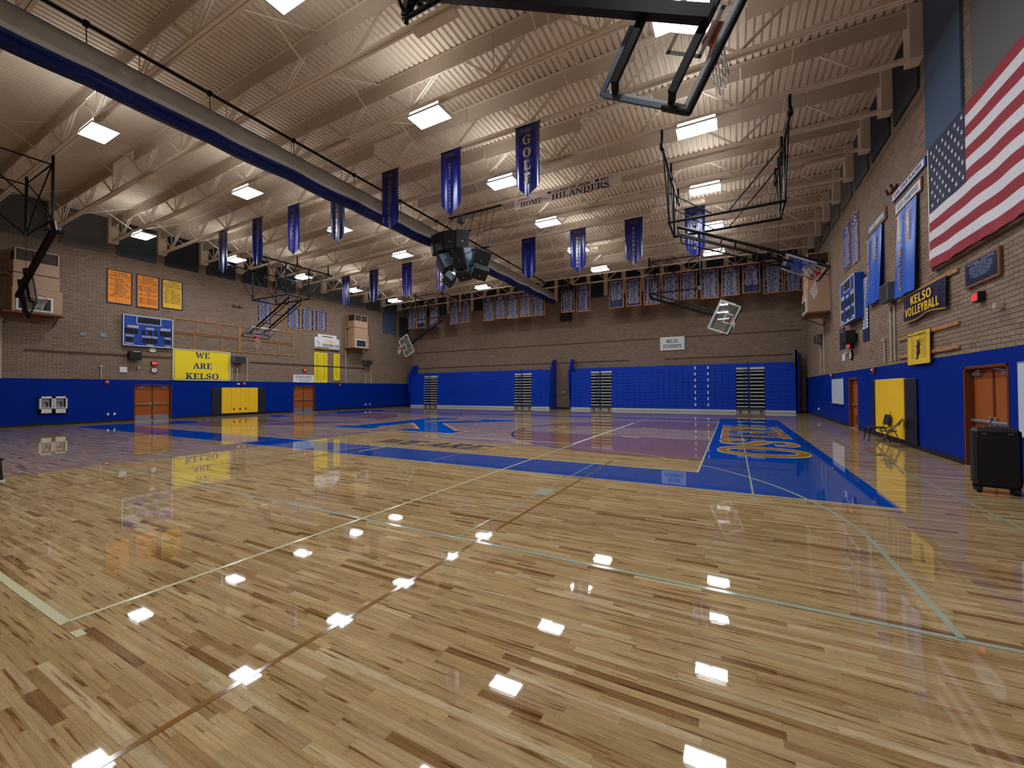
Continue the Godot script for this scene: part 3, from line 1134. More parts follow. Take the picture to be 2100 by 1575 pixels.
func build_joists() -> void:
	var r := RandomNumberGenerator.new()
	r.seed = 99
	for k in range(-8, 7):
		var z := joist_z(k)
		var t := thing("roof_joist", "long beige open web steel roof joist spanning the hall", "joist", Vector3(0, 0, z), 0.0, "beige steel roof joists")
		var yb := 10.44
		var yt := 11.72
		var bc := MB.new()
		var tc := MB.new()
		for s in [-1.0, 1.0]:
			for dz in [-0.048, 0.048]:
				bc.bar(Vector3(17.90 * s if s > 0 else 18.15 * s, yb + crown(18), dz), Vector3(0, yb + crown(0), dz), 0.075, 0.09)
				tc.bar(Vector3(17.90 * s if s > 0 else 18.15 * s, yt + crown(18), dz), Vector3(0, yt + crown(0), dz), 0.075, 0.09)
		part("bottom_chord", bc, M["beige_steel"], t)
		part("top_chord", tc, M["beige_steel"], t)
		for e in [[XL + 0.03, XL + 0.33], [XR - 0.33, XR - 0.03]]:
			var po := MB.new()
			po.span(Vector3(e[0], 10.33, -0.22), Vector3(e[1], 11.76, 0.22))
			part("end_post", po, M["beige_steel"], t)
		for j in range(-6, 6):
			var xp := 1.5 + 3.05 * j
			if xp < -17.4 or xp > 17.4:
				continue
			var bot := Vector3(xp, yb + crown(xp) + 0.04, 0)
			var xa := maxf(xp - 1.525, -18.1)
			var xb := minf(xp + 1.525, 17.85)
			var w := MB.new()
			w.bar(Vector3(xa, yt + crown(xa), 0), bot, 0.06, 0.06, Vector3.BACK)
			part("web_diagonal", w, M["beige_steel"], t)
			var w2 := MB.new()
			for dz in [-0.04, 0.04]:
				w2.bar(Vector3(xb, yt + crown(xb), dz), bot + Vector3(0, 0, dz), 0.035, 0.045, Vector3.BACK)
			part("web_diagonal", w2, M["beige_steel"], t)
			var w3 := MB.new()
			w3.bar(Vector3(xp, yt + crown(xp), 0), bot, 0.03, 0.03, Vector3.BACK)
			part("web_vertical", w3, M["beige_steel"], t)
			var gp := MB.new()
			gp.box(bot + Vector3(0, 0.0, 0), Vector3(0.26, 0.12, 0.02))
			part("gusset", gp, M["beige_steel"], t)
		# sound baffle boards hung along the top chord
		var x := -18.0
		while x < 17.6:
			var l := minf(r.randf_range(1.6, 3.2), 17.9 - x)
			var h := r.randf_range(0.42, 0.50)
			if r.randf() > 0.10 and l > 0.4:
				var bf := MB.new()
				var xm := x + l * 0.5
				bf.box(Vector3(xm, yt + crown(xm) - 0.05 - h * 0.5, 0.075 + r.randf() * 0.02), Vector3(l - 0.03, h, 0.03), Basis(Vector3(0, 0, 1), atan(-0.011 * signf(xm))))
				part("baffle_board", bf, M["beige_baffle"], t)
			x += l
		# slanting bridging rods to the next joist
		if k < 6:
			for xb in [-15.2, -9.1, -3.05, 3.05, 9.15, 15.0]:
				var br := MB.new()
				br.bar(Vector3(xb, yb + crown(xb) + 0.05, 0.05), Vector3(xb + 0.1, yt + crown(xb) - 0.04, PITCH - 0.05), 0.025, 0.025)
				br.bar(Vector3(xb + 0.25, yt + crown(xb) - 0.04, 0.05), Vector3(xb + 0.35, yb + crown(xb) + 0.05, PITCH - 0.05), 0.025, 0.025)
				part("bridging", br, M["beige_steel"], t)

func strip_fixtures() -> void:
	for q in [[893.0, 35.0], [1143.0, 322.0], [1222.0, 425.0], [1692.0, 322.0], [300.0, 368.0], [690.0, 285.0], [1010.0, 470.0]]:
		# find the joist whose bottom chord passes there
		var best := 0
		var bd := 1e9
		for k in range(-8, 7):
			var p := bw(q[0], q[1], joist_z(k))
			var d := absf(p.y - 10.40)
			if d < bd:
				bd = d
				best = k
		var at := bw(q[0], q[1], joist_z(best))
		at.y = 10.38 + crown(at.x) - 0.17
		at.z = joist_z(best)
		var m := MB.new()
		m.bevel(Vector3(0, 0.04, 0), Vector3(1.25, 0.08, 0.22), 0.01)
		var t := thing("strip_fixture", "unlit beige strip light fixture fixed along a roof joist", "light fixture", at, 0.0, "unlit strip fixtures")
		part("housing", m, M["beige_steel"], t)
		var e := MB.new()
		for s in [-0.4, 0.4]:
			e.span(Vector3(s - 0.02, 0.08, -0.02), Vector3(s + 0.02, 0.19, 0.02))
		part("bracket", e, M["beige_steel"], t)

# ---------------------------------------------------------------- folded bleachers
func bleachers() -> void:
	var zf := -17.05
	for s in [-1.0, 1.0]:
		var t := thing("folded_bleachers", "folded blue bleachers against the brick wall, %s" % ("with two columns of white seat numbers" if s > 0 else "in the corner beside the drinking fountain wall"), "bleachers", Vector3(9.12 * s, 0, -17.7), 0.0, "folded bleachers")
		var o := -t.position
		var runs := [[1.0, 2.78], [4.6, 13.66], [15.46, 17.25]]
		var aisles := [[2.78, 4.6], [13.66, 15.46]]
		var rh := 0.2545
		for i in 12:
			var y0 := 0.2 + i * rh
			for q in runs:
				var m := MB.new()
				var n := int(round((q[1] - q[0]) / 0.455))
				var w: float = (q[1] - q[0]) / n
				var tall := rh - 0.008
				for j in n:
					var cx: float = (q[0] + (j + 0.5) * w) * s
					m.bevel(o + Vector3(cx, y0 + tall * 0.5 + 0.006, zf - 0.35 - i * 0.012 + 0.02), Vector3(w - 0.005, tall, 0.7), 0.007)
				part("seat_row", m, M["bleacher_blue"], t)
			for q in aisles:
				var x0 := minf(q[0] * s, q[1] * s)
				var x1 := maxf(q[0] * s, q[1] * s)
				var mid := (x0 + x1) * 0.5 - 0.09
				for h in [[x0 + 0.02, mid - 0.06], [mid + 0.06, x1 - 0.02]]:
					var tr := MB.new()
					var th := 0.16 if i == 11 else 0.075
					tr.bevel(o + Vector3((h[0] + h[1]) * 0.5, y0 + rh - th * 0.5, zf - 0.14 - i * 0.012), Vector3(h[1] - h[0], th, 0.3), 0.01)
					part("stair_tread", tr, M["step_grey"], t, "pale grey aisle step")
		for q in aisles:
			var x0 := minf(q[0] * s, q[1] * s)
			var x1 := maxf(q[0] * s, q[1] * s)
			var mid := (x0 + x1) * 0.5 - 0.09
			var bk := MB.new()
			bk.span(o + Vector3(x0, 0.2, zf - 0.75), o + Vector3(x1, 3.2, zf - 0.45))
			part("aisle_recess", bk, M["bleacher_dark"], t)
			var und := MB.new()
			und.span(o + Vector3(x0, 0.16, zf - 0.4), o + Vector3(x1, 0.3, zf - 0.02))
			for xw in [x0 + 0.25, mid, x1 - 0.25]:
				und.span(o + Vector3(xw - 0.05, 0.0, zf - 0.25), o + Vector3(xw + 0.05, 0.2, zf - 0.0))
			part("wheel_carriage", und, M["bleacher_dark"], t)
			var post := MB.new()
			post.tube(o + Vector3(mid, 0.3, zf + 0.03), o + Vector3(mid, 3.28, zf + 0.03), 0.02, 8)
			part("rail_post", post, M["bleacher_blue"], t)
			for i in 6:
				var rail := MB.new()
				var y := 0.95 + i * 0.5
				rail.path([o + Vector3(mid, y + 0.1, zf + 0.05), o + Vector3(mid - 0.12, y + 0.12, zf + 0.06), o + Vector3(mid - 0.36, y - 0.05, zf + 0.06), o + Vector3(mid - 0.42, y - 0.14, zf + 0.06), o + Vector3(mid - 0.36, y - 0.25, zf + 0.06), o + Vector3(mid, y - 0.30, zf + 0.05)], 0.014, 6)
				part("aisle_rail", rail, M["bleacher_blue"], t)
			var hoop := MB.new()
			hoop.path([o + Vector3(mid - 0.45, 3.25, zf - 0.3), o + Vector3(mid - 0.32, 3.5, zf - 0.3), o + Vector3(mid - 0.1, 3.6, zf - 0.3), o + Vector3(mid, 3.45, zf - 0.3), o + Vector3(mid, 3.2, zf - 0.3)], 0.018, 6)
			part("aisle_rail", hoop, M["bleacher_blue"], t)
		# kick plate
		for q in [[1.0, 2.78], [2.78, 4.6], [4.6, 8.1], [8.1, 9.4], [9.4, 13.66], [13.66, 15.46], [15.46, 17.25]]:
			var kp := MB.new()
			var back := 0.12 if q[0] in [2.78, 13.66] else 0.0
			kp.span(o + Vector3(minf(q[0] * s, q[1] * s) + 0.006, 0.015, zf - 0.1 - back), o + Vector3(maxf(q[0] * s, q[1] * s) - 0.006, 0.19, zf + 0.03 - back))
			part("kick_plate", kp, M["step_grey"], t, "pale grey kick plate")
		var tp := MB.new()
		tp.bevel(o + Vector3(9.12 * s, 3.40, zf - 0.95), Vector3(16.2, 0.36, 0.5), 0.02)
		part("top_row", tp, M["bleacher_blue"], t)
		# end guards: a tall blue panel that leans outwards over the top
		for e in [[1.0, -1.0], [17.25, 1.0]]:
			var g := MB.new()
			var x: float = e[0] * s
			var d: float = e[1] * s
			g.poly(PackedVector2Array([Vector2(0.02, 0.0), Vector2(0.10, 0.7), Vector2(0.28, 2.3), Vector2(0.28, 3.3), Vector2(-0.35, 4.35), Vector2(-0.85, 4.45), Vector2(-1.2, 4.45), Vector2(-1.2, 0.0)]), o + Vector3(x + d * 0.12, 0, zf - 0.05), Vector3(0, 0, 1), Vector3(0, 1, 0), 0.05)
			g.poly(PackedVector2Array([Vector2(0.02, 0.0), Vector2(0.10, 0.7), Vector2(0.28, 2.3), Vector2(0.28, 3.3), Vector2(-0.35, 4.35), Vector2(-0.85, 4.45), Vector2(-1.2, 4.45), Vector2(-1.2, 0.0)]), o + Vector3(x + d * 0.12, 0, zf - 0.05), Vector3(0, 0, 1), Vector3(0, 1, 0), 0.0)
			part("end_panel", g, M["bleacher_blue"], t)
		if s > 0:
			for x in [10.95, 11.83]:
				for i in 7:
					var mk := MB.new()
					mk.span(o + Vector3(x - 0.045, 0.42 + i * 0.463, zf + 0.022), o + Vector3(x + 0.045, 0.64 + i * 0.463, zf + 0.026))
					part("seat_number", mk, M["white_paint"], t, "white seat number strip")

# ---------------------------------------------------------------- divider curtain, rolled up under the roof
func divider() -> void:
	var t := thing("divider_curtain", "rolled up divider curtain of grey mesh and blue vinyl under the roof", "curtain", Vector3(0.15, 9.0, 0))
	var r := RandomNumberGenerator.new()
	r.seed = 7
	var z0 := 17.6
	var z1 := -15.3
	var mesh_a := MB.new()
	var fold := MB.new()
	var fold2 := MB.new()
	var blue := MB.new()
	var n := 140
	var prev := []
	for i in n + 1:
		var z := lerpf(z0, z1, float(i) / n)
		var sag := -0.05 * absf(sin((z - 10.6) / 2.55 * PI)) + sin(z * 1.7) * 0.012
		var w := 0.07 * sin(z * 2.3) * 0.3
		var pr := [Vector3(0.06, 0.88, z), Vector3(0.10 + w, 0.62 + sag * 0.3, z), Vector3(0.17 + w, 0.42 + sag, z), Vector3(0.19 + w, 0.30 + sag, z),
			Vector3(0.21 + w, 0.27 + sag, z), Vector3(0.22 + w * 0.5, 0.19 + sag, z), Vector3(0.16, 0.14 + sag, z), Vector3(0.18 + w, 0.08 + sag, z), Vector3(0.05, -0.02 + sag, z), Vector3(-0.18, 0.02 + sag, z), Vector3(-0.26, 0.16 + sag, z), Vector3(-0.22, 0.32 + sag, z),
			Vector3(-0.16, 0.42 + sag, z), Vector3(-0.06, 0.88, z)]
		if i > 0:
			for j in 13:
				var tgt := mesh_a if j < 2 or j > 11 else (fold if j < 4 else (fold2 if j == 11 else blue))
				tgt.quad(prev[j], prev[j + 1], pr[j + 1], pr[j])
		prev = pr
	part("mesh_panel", mesh_a, M["curtain_mesh"], t, "grey see through mesh")
	part("mesh_fold", fold, M["fold_grey"], t)
	part("mesh_fold", fold2, M["fold_grey"], t)
	part("vinyl_roll", blue, M["curtain_blue"], t, "dark blue vinyl roll")
	var pipe := MB.new()
	pipe.tube(Vector3(-0.05, 1.43, 17.9), Vector3(-0.05, 1.43, -15.0), 0.045, 10)
	part("drive_pipe", pipe, M["black_steel"], t)
	var z := 15.8
	while z > -15.0:
		var h := MB.new()
		h.tube(Vector3(-0.05, 1.43, z), Vector3(0.0, 0.86, z), 0.012, 6)
		h.bevel(Vector3(-0.05, 1.43, z), Vector3(0.14, 0.12, 0.10), 0.01)
		part("hanger", h, M["black_steel"], t)
		z -= 2.6
	var top := MB.new()
	top.bar(Vector3(0, 0.89, z0), Vector3(0, 0.89, z1), 0.13, 0.03)
	part("batten", top, M["grey_metal"], t)
	var motor := MB.new()
	motor.bevel(Vector3(0, 0, 0), Vector3(1.25, 0.32, 0.35), 0.02)
	var mt := thing("curtain_motor", "black curtain motor box hung from the last roof joist beside the rolled curtain", "motor", Vector3(1.1, 10.30, -15.75))
	part("casing", motor, M["black_matte"], mt)
	var ml := MB.new()
	ml.span(Vector3(-0.4, 0.12, -0.45), Vector3(-0.35, 0.33, 0.0))
	ml.span(Vector3(0.35, 0.12, -0.45), Vector3(0.4, 0.33, 0.0))
	part("bracket", ml, M["black_steel"], mt)

# ---------------------------------------------------------------- basketball goals
func board(t: Node3D, c: Vector3, w: Vector3, d: Vector3, n: Vector3, frame: Material) -> void:
	# c centre of the board, w along its width, d down its face, n out of its front
	var hw := 0.915
	var hh := 0.61
	var b := Basis(w, -d, w.cross(-d))
	var g := MB.new()
	g.box(c, Vector3(hw * 2 - 0.06, hh * 2 - 0.06, 0.012), b)
	part("backboard_glass", g, M["glass"], t, "clear glass")
	var f := MB.new()
	for s in [-1.0, 1.0]:
		f.box(c + d * hh * s, Vector3(hw * 2 + 0.02, 0.06, 0.045), b)
		f.box(c + w * hw * s, Vector3(0.06, hh * 2 - 0.06, 0.045), b)
	part("backboard_frame", f, frame, t)
	var l := MB.new()
	var fr := c + n * 0.010
	for s in [-1.0, 1.0]:
		l.box(fr + d * (hh - 0.055) * s, Vector3(hw * 2 - 0.06, 0.05, 0.003), b)
		l.box(fr + w * (hw - 0.055) * s, Vector3(0.05, hh * 2 - 0.1, 0.003), b)
	part("border_line", l, M["white_paint"], t)
	var tg := MB.new()
	var tc := fr + d * 0.23
	for s in [-1.0, 1.0]:
		tg.box(tc + d * 0.205 * s, Vector3(0.61, 0.05, 0.003), b)
		tg.box(tc + w * 0.28 * s, Vector3(0.05, 0.46, 0.003), b)
	part("target_square", tg, M["white_paint"], t)
	var pad := MB.new()
	pad.bevel(c + d * (hh + 0.02), Vector3(hw * 2 + 0.08, 0.07, 0.09), 0.02, b)
	for s in [-1.0, 1.0]:
		pad.bevel(c + d * (hh - 0.16) + w * (hw + 0.015) * s, Vector3(0.06, 0.36, 0.09), 0.02, b)
	part("edge_padding", pad, M["black_matte"], t)
	var rb := MB.new()
	var rc := c + d * 0.46
	rb.box(rc + n * 0.03, Vector3(0.26, 0.16, 0.04), b)
	rb.bar(rc + n * 0.04, rc + n * 0.17, 0.14, 0.04, d)
	part("rim_bracket", rb, M["rim_red"], t)
	var rim := MB.new()
	var ctr := rc + n * 0.38
	rim.torus(ctr, d, 0.228, 0.012, 28, 8)
	part("rim", rim, M["rim_red"], t, "orange red steel rim")
	# the net hangs by its weight from the tilted ring
	var net := MB.new()
	var strands := 12
	var rows := []
	var s0 := n
	var s1 := w
	var down := (Vector3.DOWN * 0.75 + d * 0.25).normalized()
	for j in 6:
		var row := []
		var f2 := j / 5.0
		var rad := lerpf(0.228, 0.115, sqrt(f2))
		for i in strands:
			var a := TAU * (i + 0.5 * (j % 2)) / strands
			var top := ctr + (s0 * cos(a) + s1 * sin(a)) * rad
			row.append(top + down * 0.45 * f2)
		rows.append(row)
	for j in 5:
		for i in strands:
			var k := i if j % 2 == 0 else (i + 1) % strands
			var k2 := (i - 1 + strands) % strands if j % 2 == 0 else i
			net.tube(rows[j][i], rows[j + 1][k], 0.006, 4, -1, false)
			net.tube(rows[j][i], rows[j + 1][k2], 0.006, 4, -1, false)
	part("net", net, M["net_white"], t, "white string net")
	# steel behind the glass
	var br := MB.new()
	for q in [-0.42, 0.38]:
		br.box(c + d * q - n * 0.16, Vector3(1.66, 0.09, 0.07), b)
		for s in [-1.0, 1.0]:
			br.bar(c + d * q + w * 0.8 * s - n * 0.16, c + d * q + w * 0.86 * s - n * 0.02, 0.07, 0.07, d)
	part("mounting_arm", br, M["black_steel"], t)

func goals() -> void:
	# main court: rear folding goals hung from the joists
	for s in [-1.0, 1.0]:
		var t := thing("basketball_goal", "roof hung main court basketball goal folded up towards the %s wall" % ("flag" if s > 0 else "scoreboard and fountain"), "basketball goal", Vector3(13.2 * s, 0, 0))
		var o := -t.position
		var P := func(x, y, z): return o + Vector3(x * s, y, z)
		var rails := [11.45, 15.05]
		for x in rails:
			var rl := MB.new()
			rl.tube(P.call(x, 9.87, 2.6), P.call(x, 9.87, -2.6), 0.045, 8)
			part("top_rail", rl, M["black_steel"], t)
			for z in [2.35, 0.03, -2.29]:
				var dp := MB.new()
				dp.tube(P.call(x, 10.48, z), P.call(x, 9.80, z), 0.04, 8)
				dp.bevel(P.call(x, 9.87, z), Vector3(0.14, 0.14, 0.14), 0.02)
				part("drop_pipe", dp, M["black_steel"], t)
			for z in [0.8, -0.8]:
				var lg := MB.new()
				lg.tube(P.call(x, 9.87, z), P.call(x, 7.86, z), 0.04, 8)
				part("frame_leg", lg, M["black_steel"], t)
				var b1 := MB.new()
				b1.tube(P.call(x, 9.82, z + 1.3 * signf(z)), P.call(x, 7.95, z), 0.022, 6)
				b1.tube(P.call(x, 9.82, -0.2 * signf(z)), P.call(x, 7.95, z), 0.02, 6)
				part("brace", b1, M["black_steel"], t)
		for z in [0.8, -0.8]:
			var bar := MB.new()
			bar.tube(P.call(11.4, 7.88, z), P.call(15.1, 7.88, z), 0.05, 8)
			part("frame_bar", bar, M["black_steel"], t)
			var b2 := MB.new()
			b2.tube(P.call(15.05, 9.8, z), P.call(13.4, 7.9, z), 0.024, 6)
			b2.tube(P.call(11.45, 9.0, z), P.call(12.9, 7.9, z), 0.022, 6)
			part("brace", b2, M["black_steel"], t)
		for x in rails:
			var cb := MB.new()
			cb.tube(P.call(x, 7.88, 0.8), P.call(x, 7.88, -0.8), 0.04, 8)
			part("cross_bar", cb, M["black_steel"], t)
		for z in [0.42, -0.42]:
			var ms := MB.new()
			ms.tube(P.call(11.7, 7.80, z), P.call(16.15, 5.75, z), 0.055, 8)
			part("mast", ms, M["black_steel"], t)
			var m2 := MB.new()
			m2.tube(P.call(11.75, 7.45, z), P.call(15.3, 5.92, z), 0.03, 8)
			m2.tube(P.call(11.7, 7.80, z), P.call(11.75, 7.45, z), 0.03, 6)
			m2.tube(P.call(13.2, 7.11, z), P.call(13.1, 6.87, z), 0.025, 6)
			m2.tube(P.call(14.6, 6.46, z), P.call(14.5, 6.26, z), 0.025, 6)
			part("mast_brace", m2, M["black_steel"], t)
		for q in [[12.4, 7.45], [13.6, 6.9], [14.7, 6.4]]:
			var rg := MB.new()
			rg.tube(P.call(q[0], q[1], 0.42), P.call(q[0], q[1], -0.42), 0.028, 8)
			part("mast_rung", rg, M["black_steel"], t)
		var pl := MB.new()
		pl.tube(P.call(15.05, 9.6, 0.06), P.call(15.05, 9.6, -0.06), 0.14, 16)
		pl.bevel(P.call(15.05, 9.62, 0), Vector3(0.3, 0.26, 0.2), 0.02)
		part("winch", pl, M["black_matte"], t)
		var cable := MB.new()
		cable.tube(P.call(15.05, 9.6, 0), P.call(14.9, 6.5, 0), 0.008, 5)
		part("hoist_cable", cable, M["black_steel"], t)
		var d := Vector3(0.888 * s, -0.46, 0).normalized()
		var n := Vector3(-0.46 * s, -0.888, 0).normalized()
		board(t, P.call(15.6, 5.80, 0.0), Vector3(0, 0, 1), d, n, M["aluminium"])
	# cross courts: side folding goals
	var defs := [
		[1.0, 1.0, Vector3(12.9, 6.26, 11.40), Vector2(0.88, -0.475), "grey framed glass basketball goal folded up above the near floor, seen from behind"],
		[1.0, -1.0, Vector3(13.05, 6.06, -11.2), Vector2(0.908, -0.42), "side folded basketball goal in front of the softball record banners"],
		[-1.0, 1.0, Vector3(-12.7, 6.0, 11.3), Vector2(-0.88, -0.475), "side folded basketball goal in front of the brown air handler and fountains"],
		[-1.0, -1.0, Vector3(-12.47, 5.75, -11.2), Vector2(-0.879, -0.477), "side folded basketball goal beside the bleacher corner"]]
	for q in defs:
		var s: float = q[0]
		var tz: float = q[1]
		var c: Vector3 = q[2]
		var t := thing("side_fold_goal", q[4], "basketball goal", Vector3(10.5 * s, 0, 12.0 * tz))
		var o := -t.position
		var d := Vector3(q[3].x, q[3].y, 0).normalized()
		var n := Vector3(0, 0, -tz)
		var w := Vector3(-d.y, d.x, 0)
		var zf: float = c.z + 0.25 * tz
		var za := 11.57 * tz
		var zb := 13.85 * tz
		if tz > 0:
			za = 11.63
			zb = 13.95
		var P := func(x, y, z): return o + Vector3(x * s, y, z)
		for x in [8.62, 11.68]:
			for z in [za, zb]:
				var po := MB.new()
				po.tube(P.call(x, 10.50, z), P.call(x, 8.0 if z == za else 9.3, z), 0.045, 8)
				part("drop_pipe", po, M["black_steel"], t)
			var bc := MB.new()
			bc.tube(P.call(x, 10.2, zb), P.call(x, 8.1, za), 0.03, 8)
			bc.tube(P.call(x, 10.15, za), P.call(x, 10.15, zb), 0.03, 8)
			part("brace", bc, M["black_steel"], t)
		var br := MB.new()
		br.tube(P.call(8.62, 10.25, za), P.call(10.15, 9.3, za), 0.024, 6)
		br.tube(P.call(10.15, 9.3, za), P.call(11.68, 10.25, za), 0.024, 6)
		br.tube(P.call(8.62, 8.1, za), P.call(10.15, 9.3, za), 0.024, 6)
		br.tube(P.call(11.68, 8.1, za), P.call(10.15, 9.3, za), 0.024, 6)
		br.tube(P.call(8.62, 10.2, za), P.call(11.68, 10.2, za), 0.028, 6)
		part("brace", br, M["black_steel"], t)
		var hb := MB.new()
		hb.tube(P.call(8.55, 8.08, za), P.call(11.75, 8.08, za), 0.04, 8)
		part("frame_bar", hb, M["black_steel"], t)
		var root: Vector3 = P.call(8.75, 8.45 if (tz > 0 and s > 0) else 7.75, zf)
		var tip := o + c + d * 0.45 - n * 0.25
		var pv := MB.new()
		pv.bar(P.call(8.62, 8.1, za), root, 0.14, 0.14)
		pv.tube(root - Vector3(0, 0, 0.25), root + Vector3(0, 0, 0.25), 0.06, 10)
		part("pivot", pv, M["black_steel"], t)
		var ms := MB.new()
		ms.bar(root, tip, 0.15, 0.15, Vector3(0, 0, 1))
		part("mast", ms, M["black_steel"], t)
		var m2 := MB.new()
		m2.tube(root + Vector3(0, 0.3, 0), tip - d * 0.9 + w * 0.22 * s, 0.035, 8)
		m2.tube(tip - d * 2.4 + w * 0.0, tip - d * 2.4 + w * 0.45 * s, 0.02, 6)
		part("mast_brace", m2, M["black_steel"], t)
		var wi := MB.new()
		wi.tube(P.call(11.68, 8.12, za - 0.05), P.call(11.68, 8.12, za + 0.05), 0.13, 16)
		part("winch", wi, M["grey_metal"], t)
		var cb := MB.new()
		cb.tube(P.call(11.68, 8.1, za), tip - d * 1.2, 0.008, 5)
		part("hoist_cable", cb, M["black_steel"], t)
		board(t, o + c, w, d, n, M["aluminium"] if tz < 0 else M["frame_grey"])

# ---------------------------------------------------------------- loudspeakers over the middle
func cabinet(t: Node3D, at: Vector3, size: Vector3, rot: Vector3) -> void:
	var b := Basis.from_euler(rot)
	var m := MB.new()
	m.bevel(at, size, 0.02, b)
	var p := part("cabinet", m, M["black_matte"], t)
	var sd := MB.new()
	for s in [-1.0, 1.0]:
		sd.box(at + b.x * (size.x * 0.5 + 0.003) * s - b.z * 0.03, Vector3(0.006, size.y * 0.92, size.z * 0.82), b)
	part("side_panel", sd, M["speaker_side"], p, "grey blue cabinet side")
	var g := MB.new()
	g.box(at + b.z * (size.z * 0.5 + 0.006), Vector3(size.x * 0.92, size.y * 0.92, 0.012), b)
	part("grille", g, M["black_matte"], p)
	var lg := MB.new()
	lg.disc(at + b.z * (size.z * 0.5 + 0.014) - b.y * size.y * 0.1, b.z, 0.03, 12)
	part("badge", lg, M["silver"], p)

func speaker_cluster() -> void:
	var t := thing("speaker_cluster", "hanging cluster of black loudspeakers beside the rolled divider curtain", "speakers", Vector3(2.2, 6.7, 0.8))
	var o := -Vector3(1.6, 7.0, 0)
	# curved top array of four cabinets
	for i in 4:
		var a := lerpf(-0.75, 0.75, i / 3.0)
		cabinet(t, o + Vector3(0.9 + sin(a) * 1.05, 9.12, cos(a) * 0.75 - 0.4), Vector3(0.60, 0.86, 0.55), Vector3(0.12, a, 0))
	cabinet(t, o + Vector3(0.62, 8.2, 0.1), Vector3(0.8, 0.75, 0.6), Vector3(0.45, -0.75, 0.16))
	cabinet(t, o + Vector3(1.72, 8.22, 0.2), Vector3(0.72, 0.95, 0.65), Vector3(0.30, -0.1, 0.0))
	cabinet(t, o + Vector3(1.80, 7.55, 0.1), Vector3(0.70, 0.5, 0.6), Vector3(0.85, -0.1, 0.0))
	cabinet(t, o + Vector3(2.65, 8.1, 0.1), Vector3(0.72, 0.85, 0.65), Vector3(0.45, 0.75, -0.25))
	cabinet(t, o + Vector3(2.62, 7.5, 0.15), Vector3(0.72, 0.62, 0.5), Vector3(0.95, 0.7, -0.25))
	cabinet(t, o + Vector3(0.86, 7.38, 0.1), Vector3(0.72, 0.5, 0.4), Vector3(0.8, -0.6, 0.3))
	var fr := MB.new()
	fr.bar(o + Vector3(-0.1, 9.62, -0.1), o + Vector3(2.0, 9.62, -0.1), 0.06, 0.06)
	fr.bar(o + Vector3(0.3, 8.68, -0.15), o + Vector3(3.0, 8.68, -0.15), 0.05, 0.05)
	fr.bar(o + Vector3(0.2, 10.78, -0.75), o + Vector3(3.3, 10.78, -0.75), 0.06, 0.06)
	part("rigging_bar", fr, M["black_steel"], t)
	for q in [[0.25, 9.55, 0.15], [0.4, 9.55, 0.3], [0.9, 9.55, 0.3], [1.4, 9.55, 0.3], [1.75, 9.55, 0.2], [0.3, 8.5, 0.05], [1.7, 8.6, 0.0], [2.6, 8.45, 0.05], [3.0, 8.45, 0.1], [2.2, 8.65, -0.15], [0.7, 7.6, 0.1], [1.1, 8.68, -0.15]]:
		var cb := MB.new()
		cb.tube(o + Vector3(q[0], q[1], q[2]), o + Vector3(q[0] * 0.9 + 0.2, 10.76, -0.75), 0.012, 5)
		part("cable", cb, M["black_steel"], t)
	var hoist := MB.new()
	hoist.bevel(o + Vector3(1.55, 10.15, 0.05), Vector3(0.3, 0.35, 0.25), 0.03)
	part("chain_hoist", hoist, M["grey_metal"], t)

# ---------------------------------------------------------------- prints
var cell := {}

func rows_of(r: RandomNumberGenerator, n: int, kinds: Array) -> Array:
	var out := []
	var y := r.randi_range(1955, 1988)
	for i in n:
		out.append("%d %s" % [y, kinds[r.randi() % kinds.size()]])
		y += r.randi_range(1, 4)
	return out

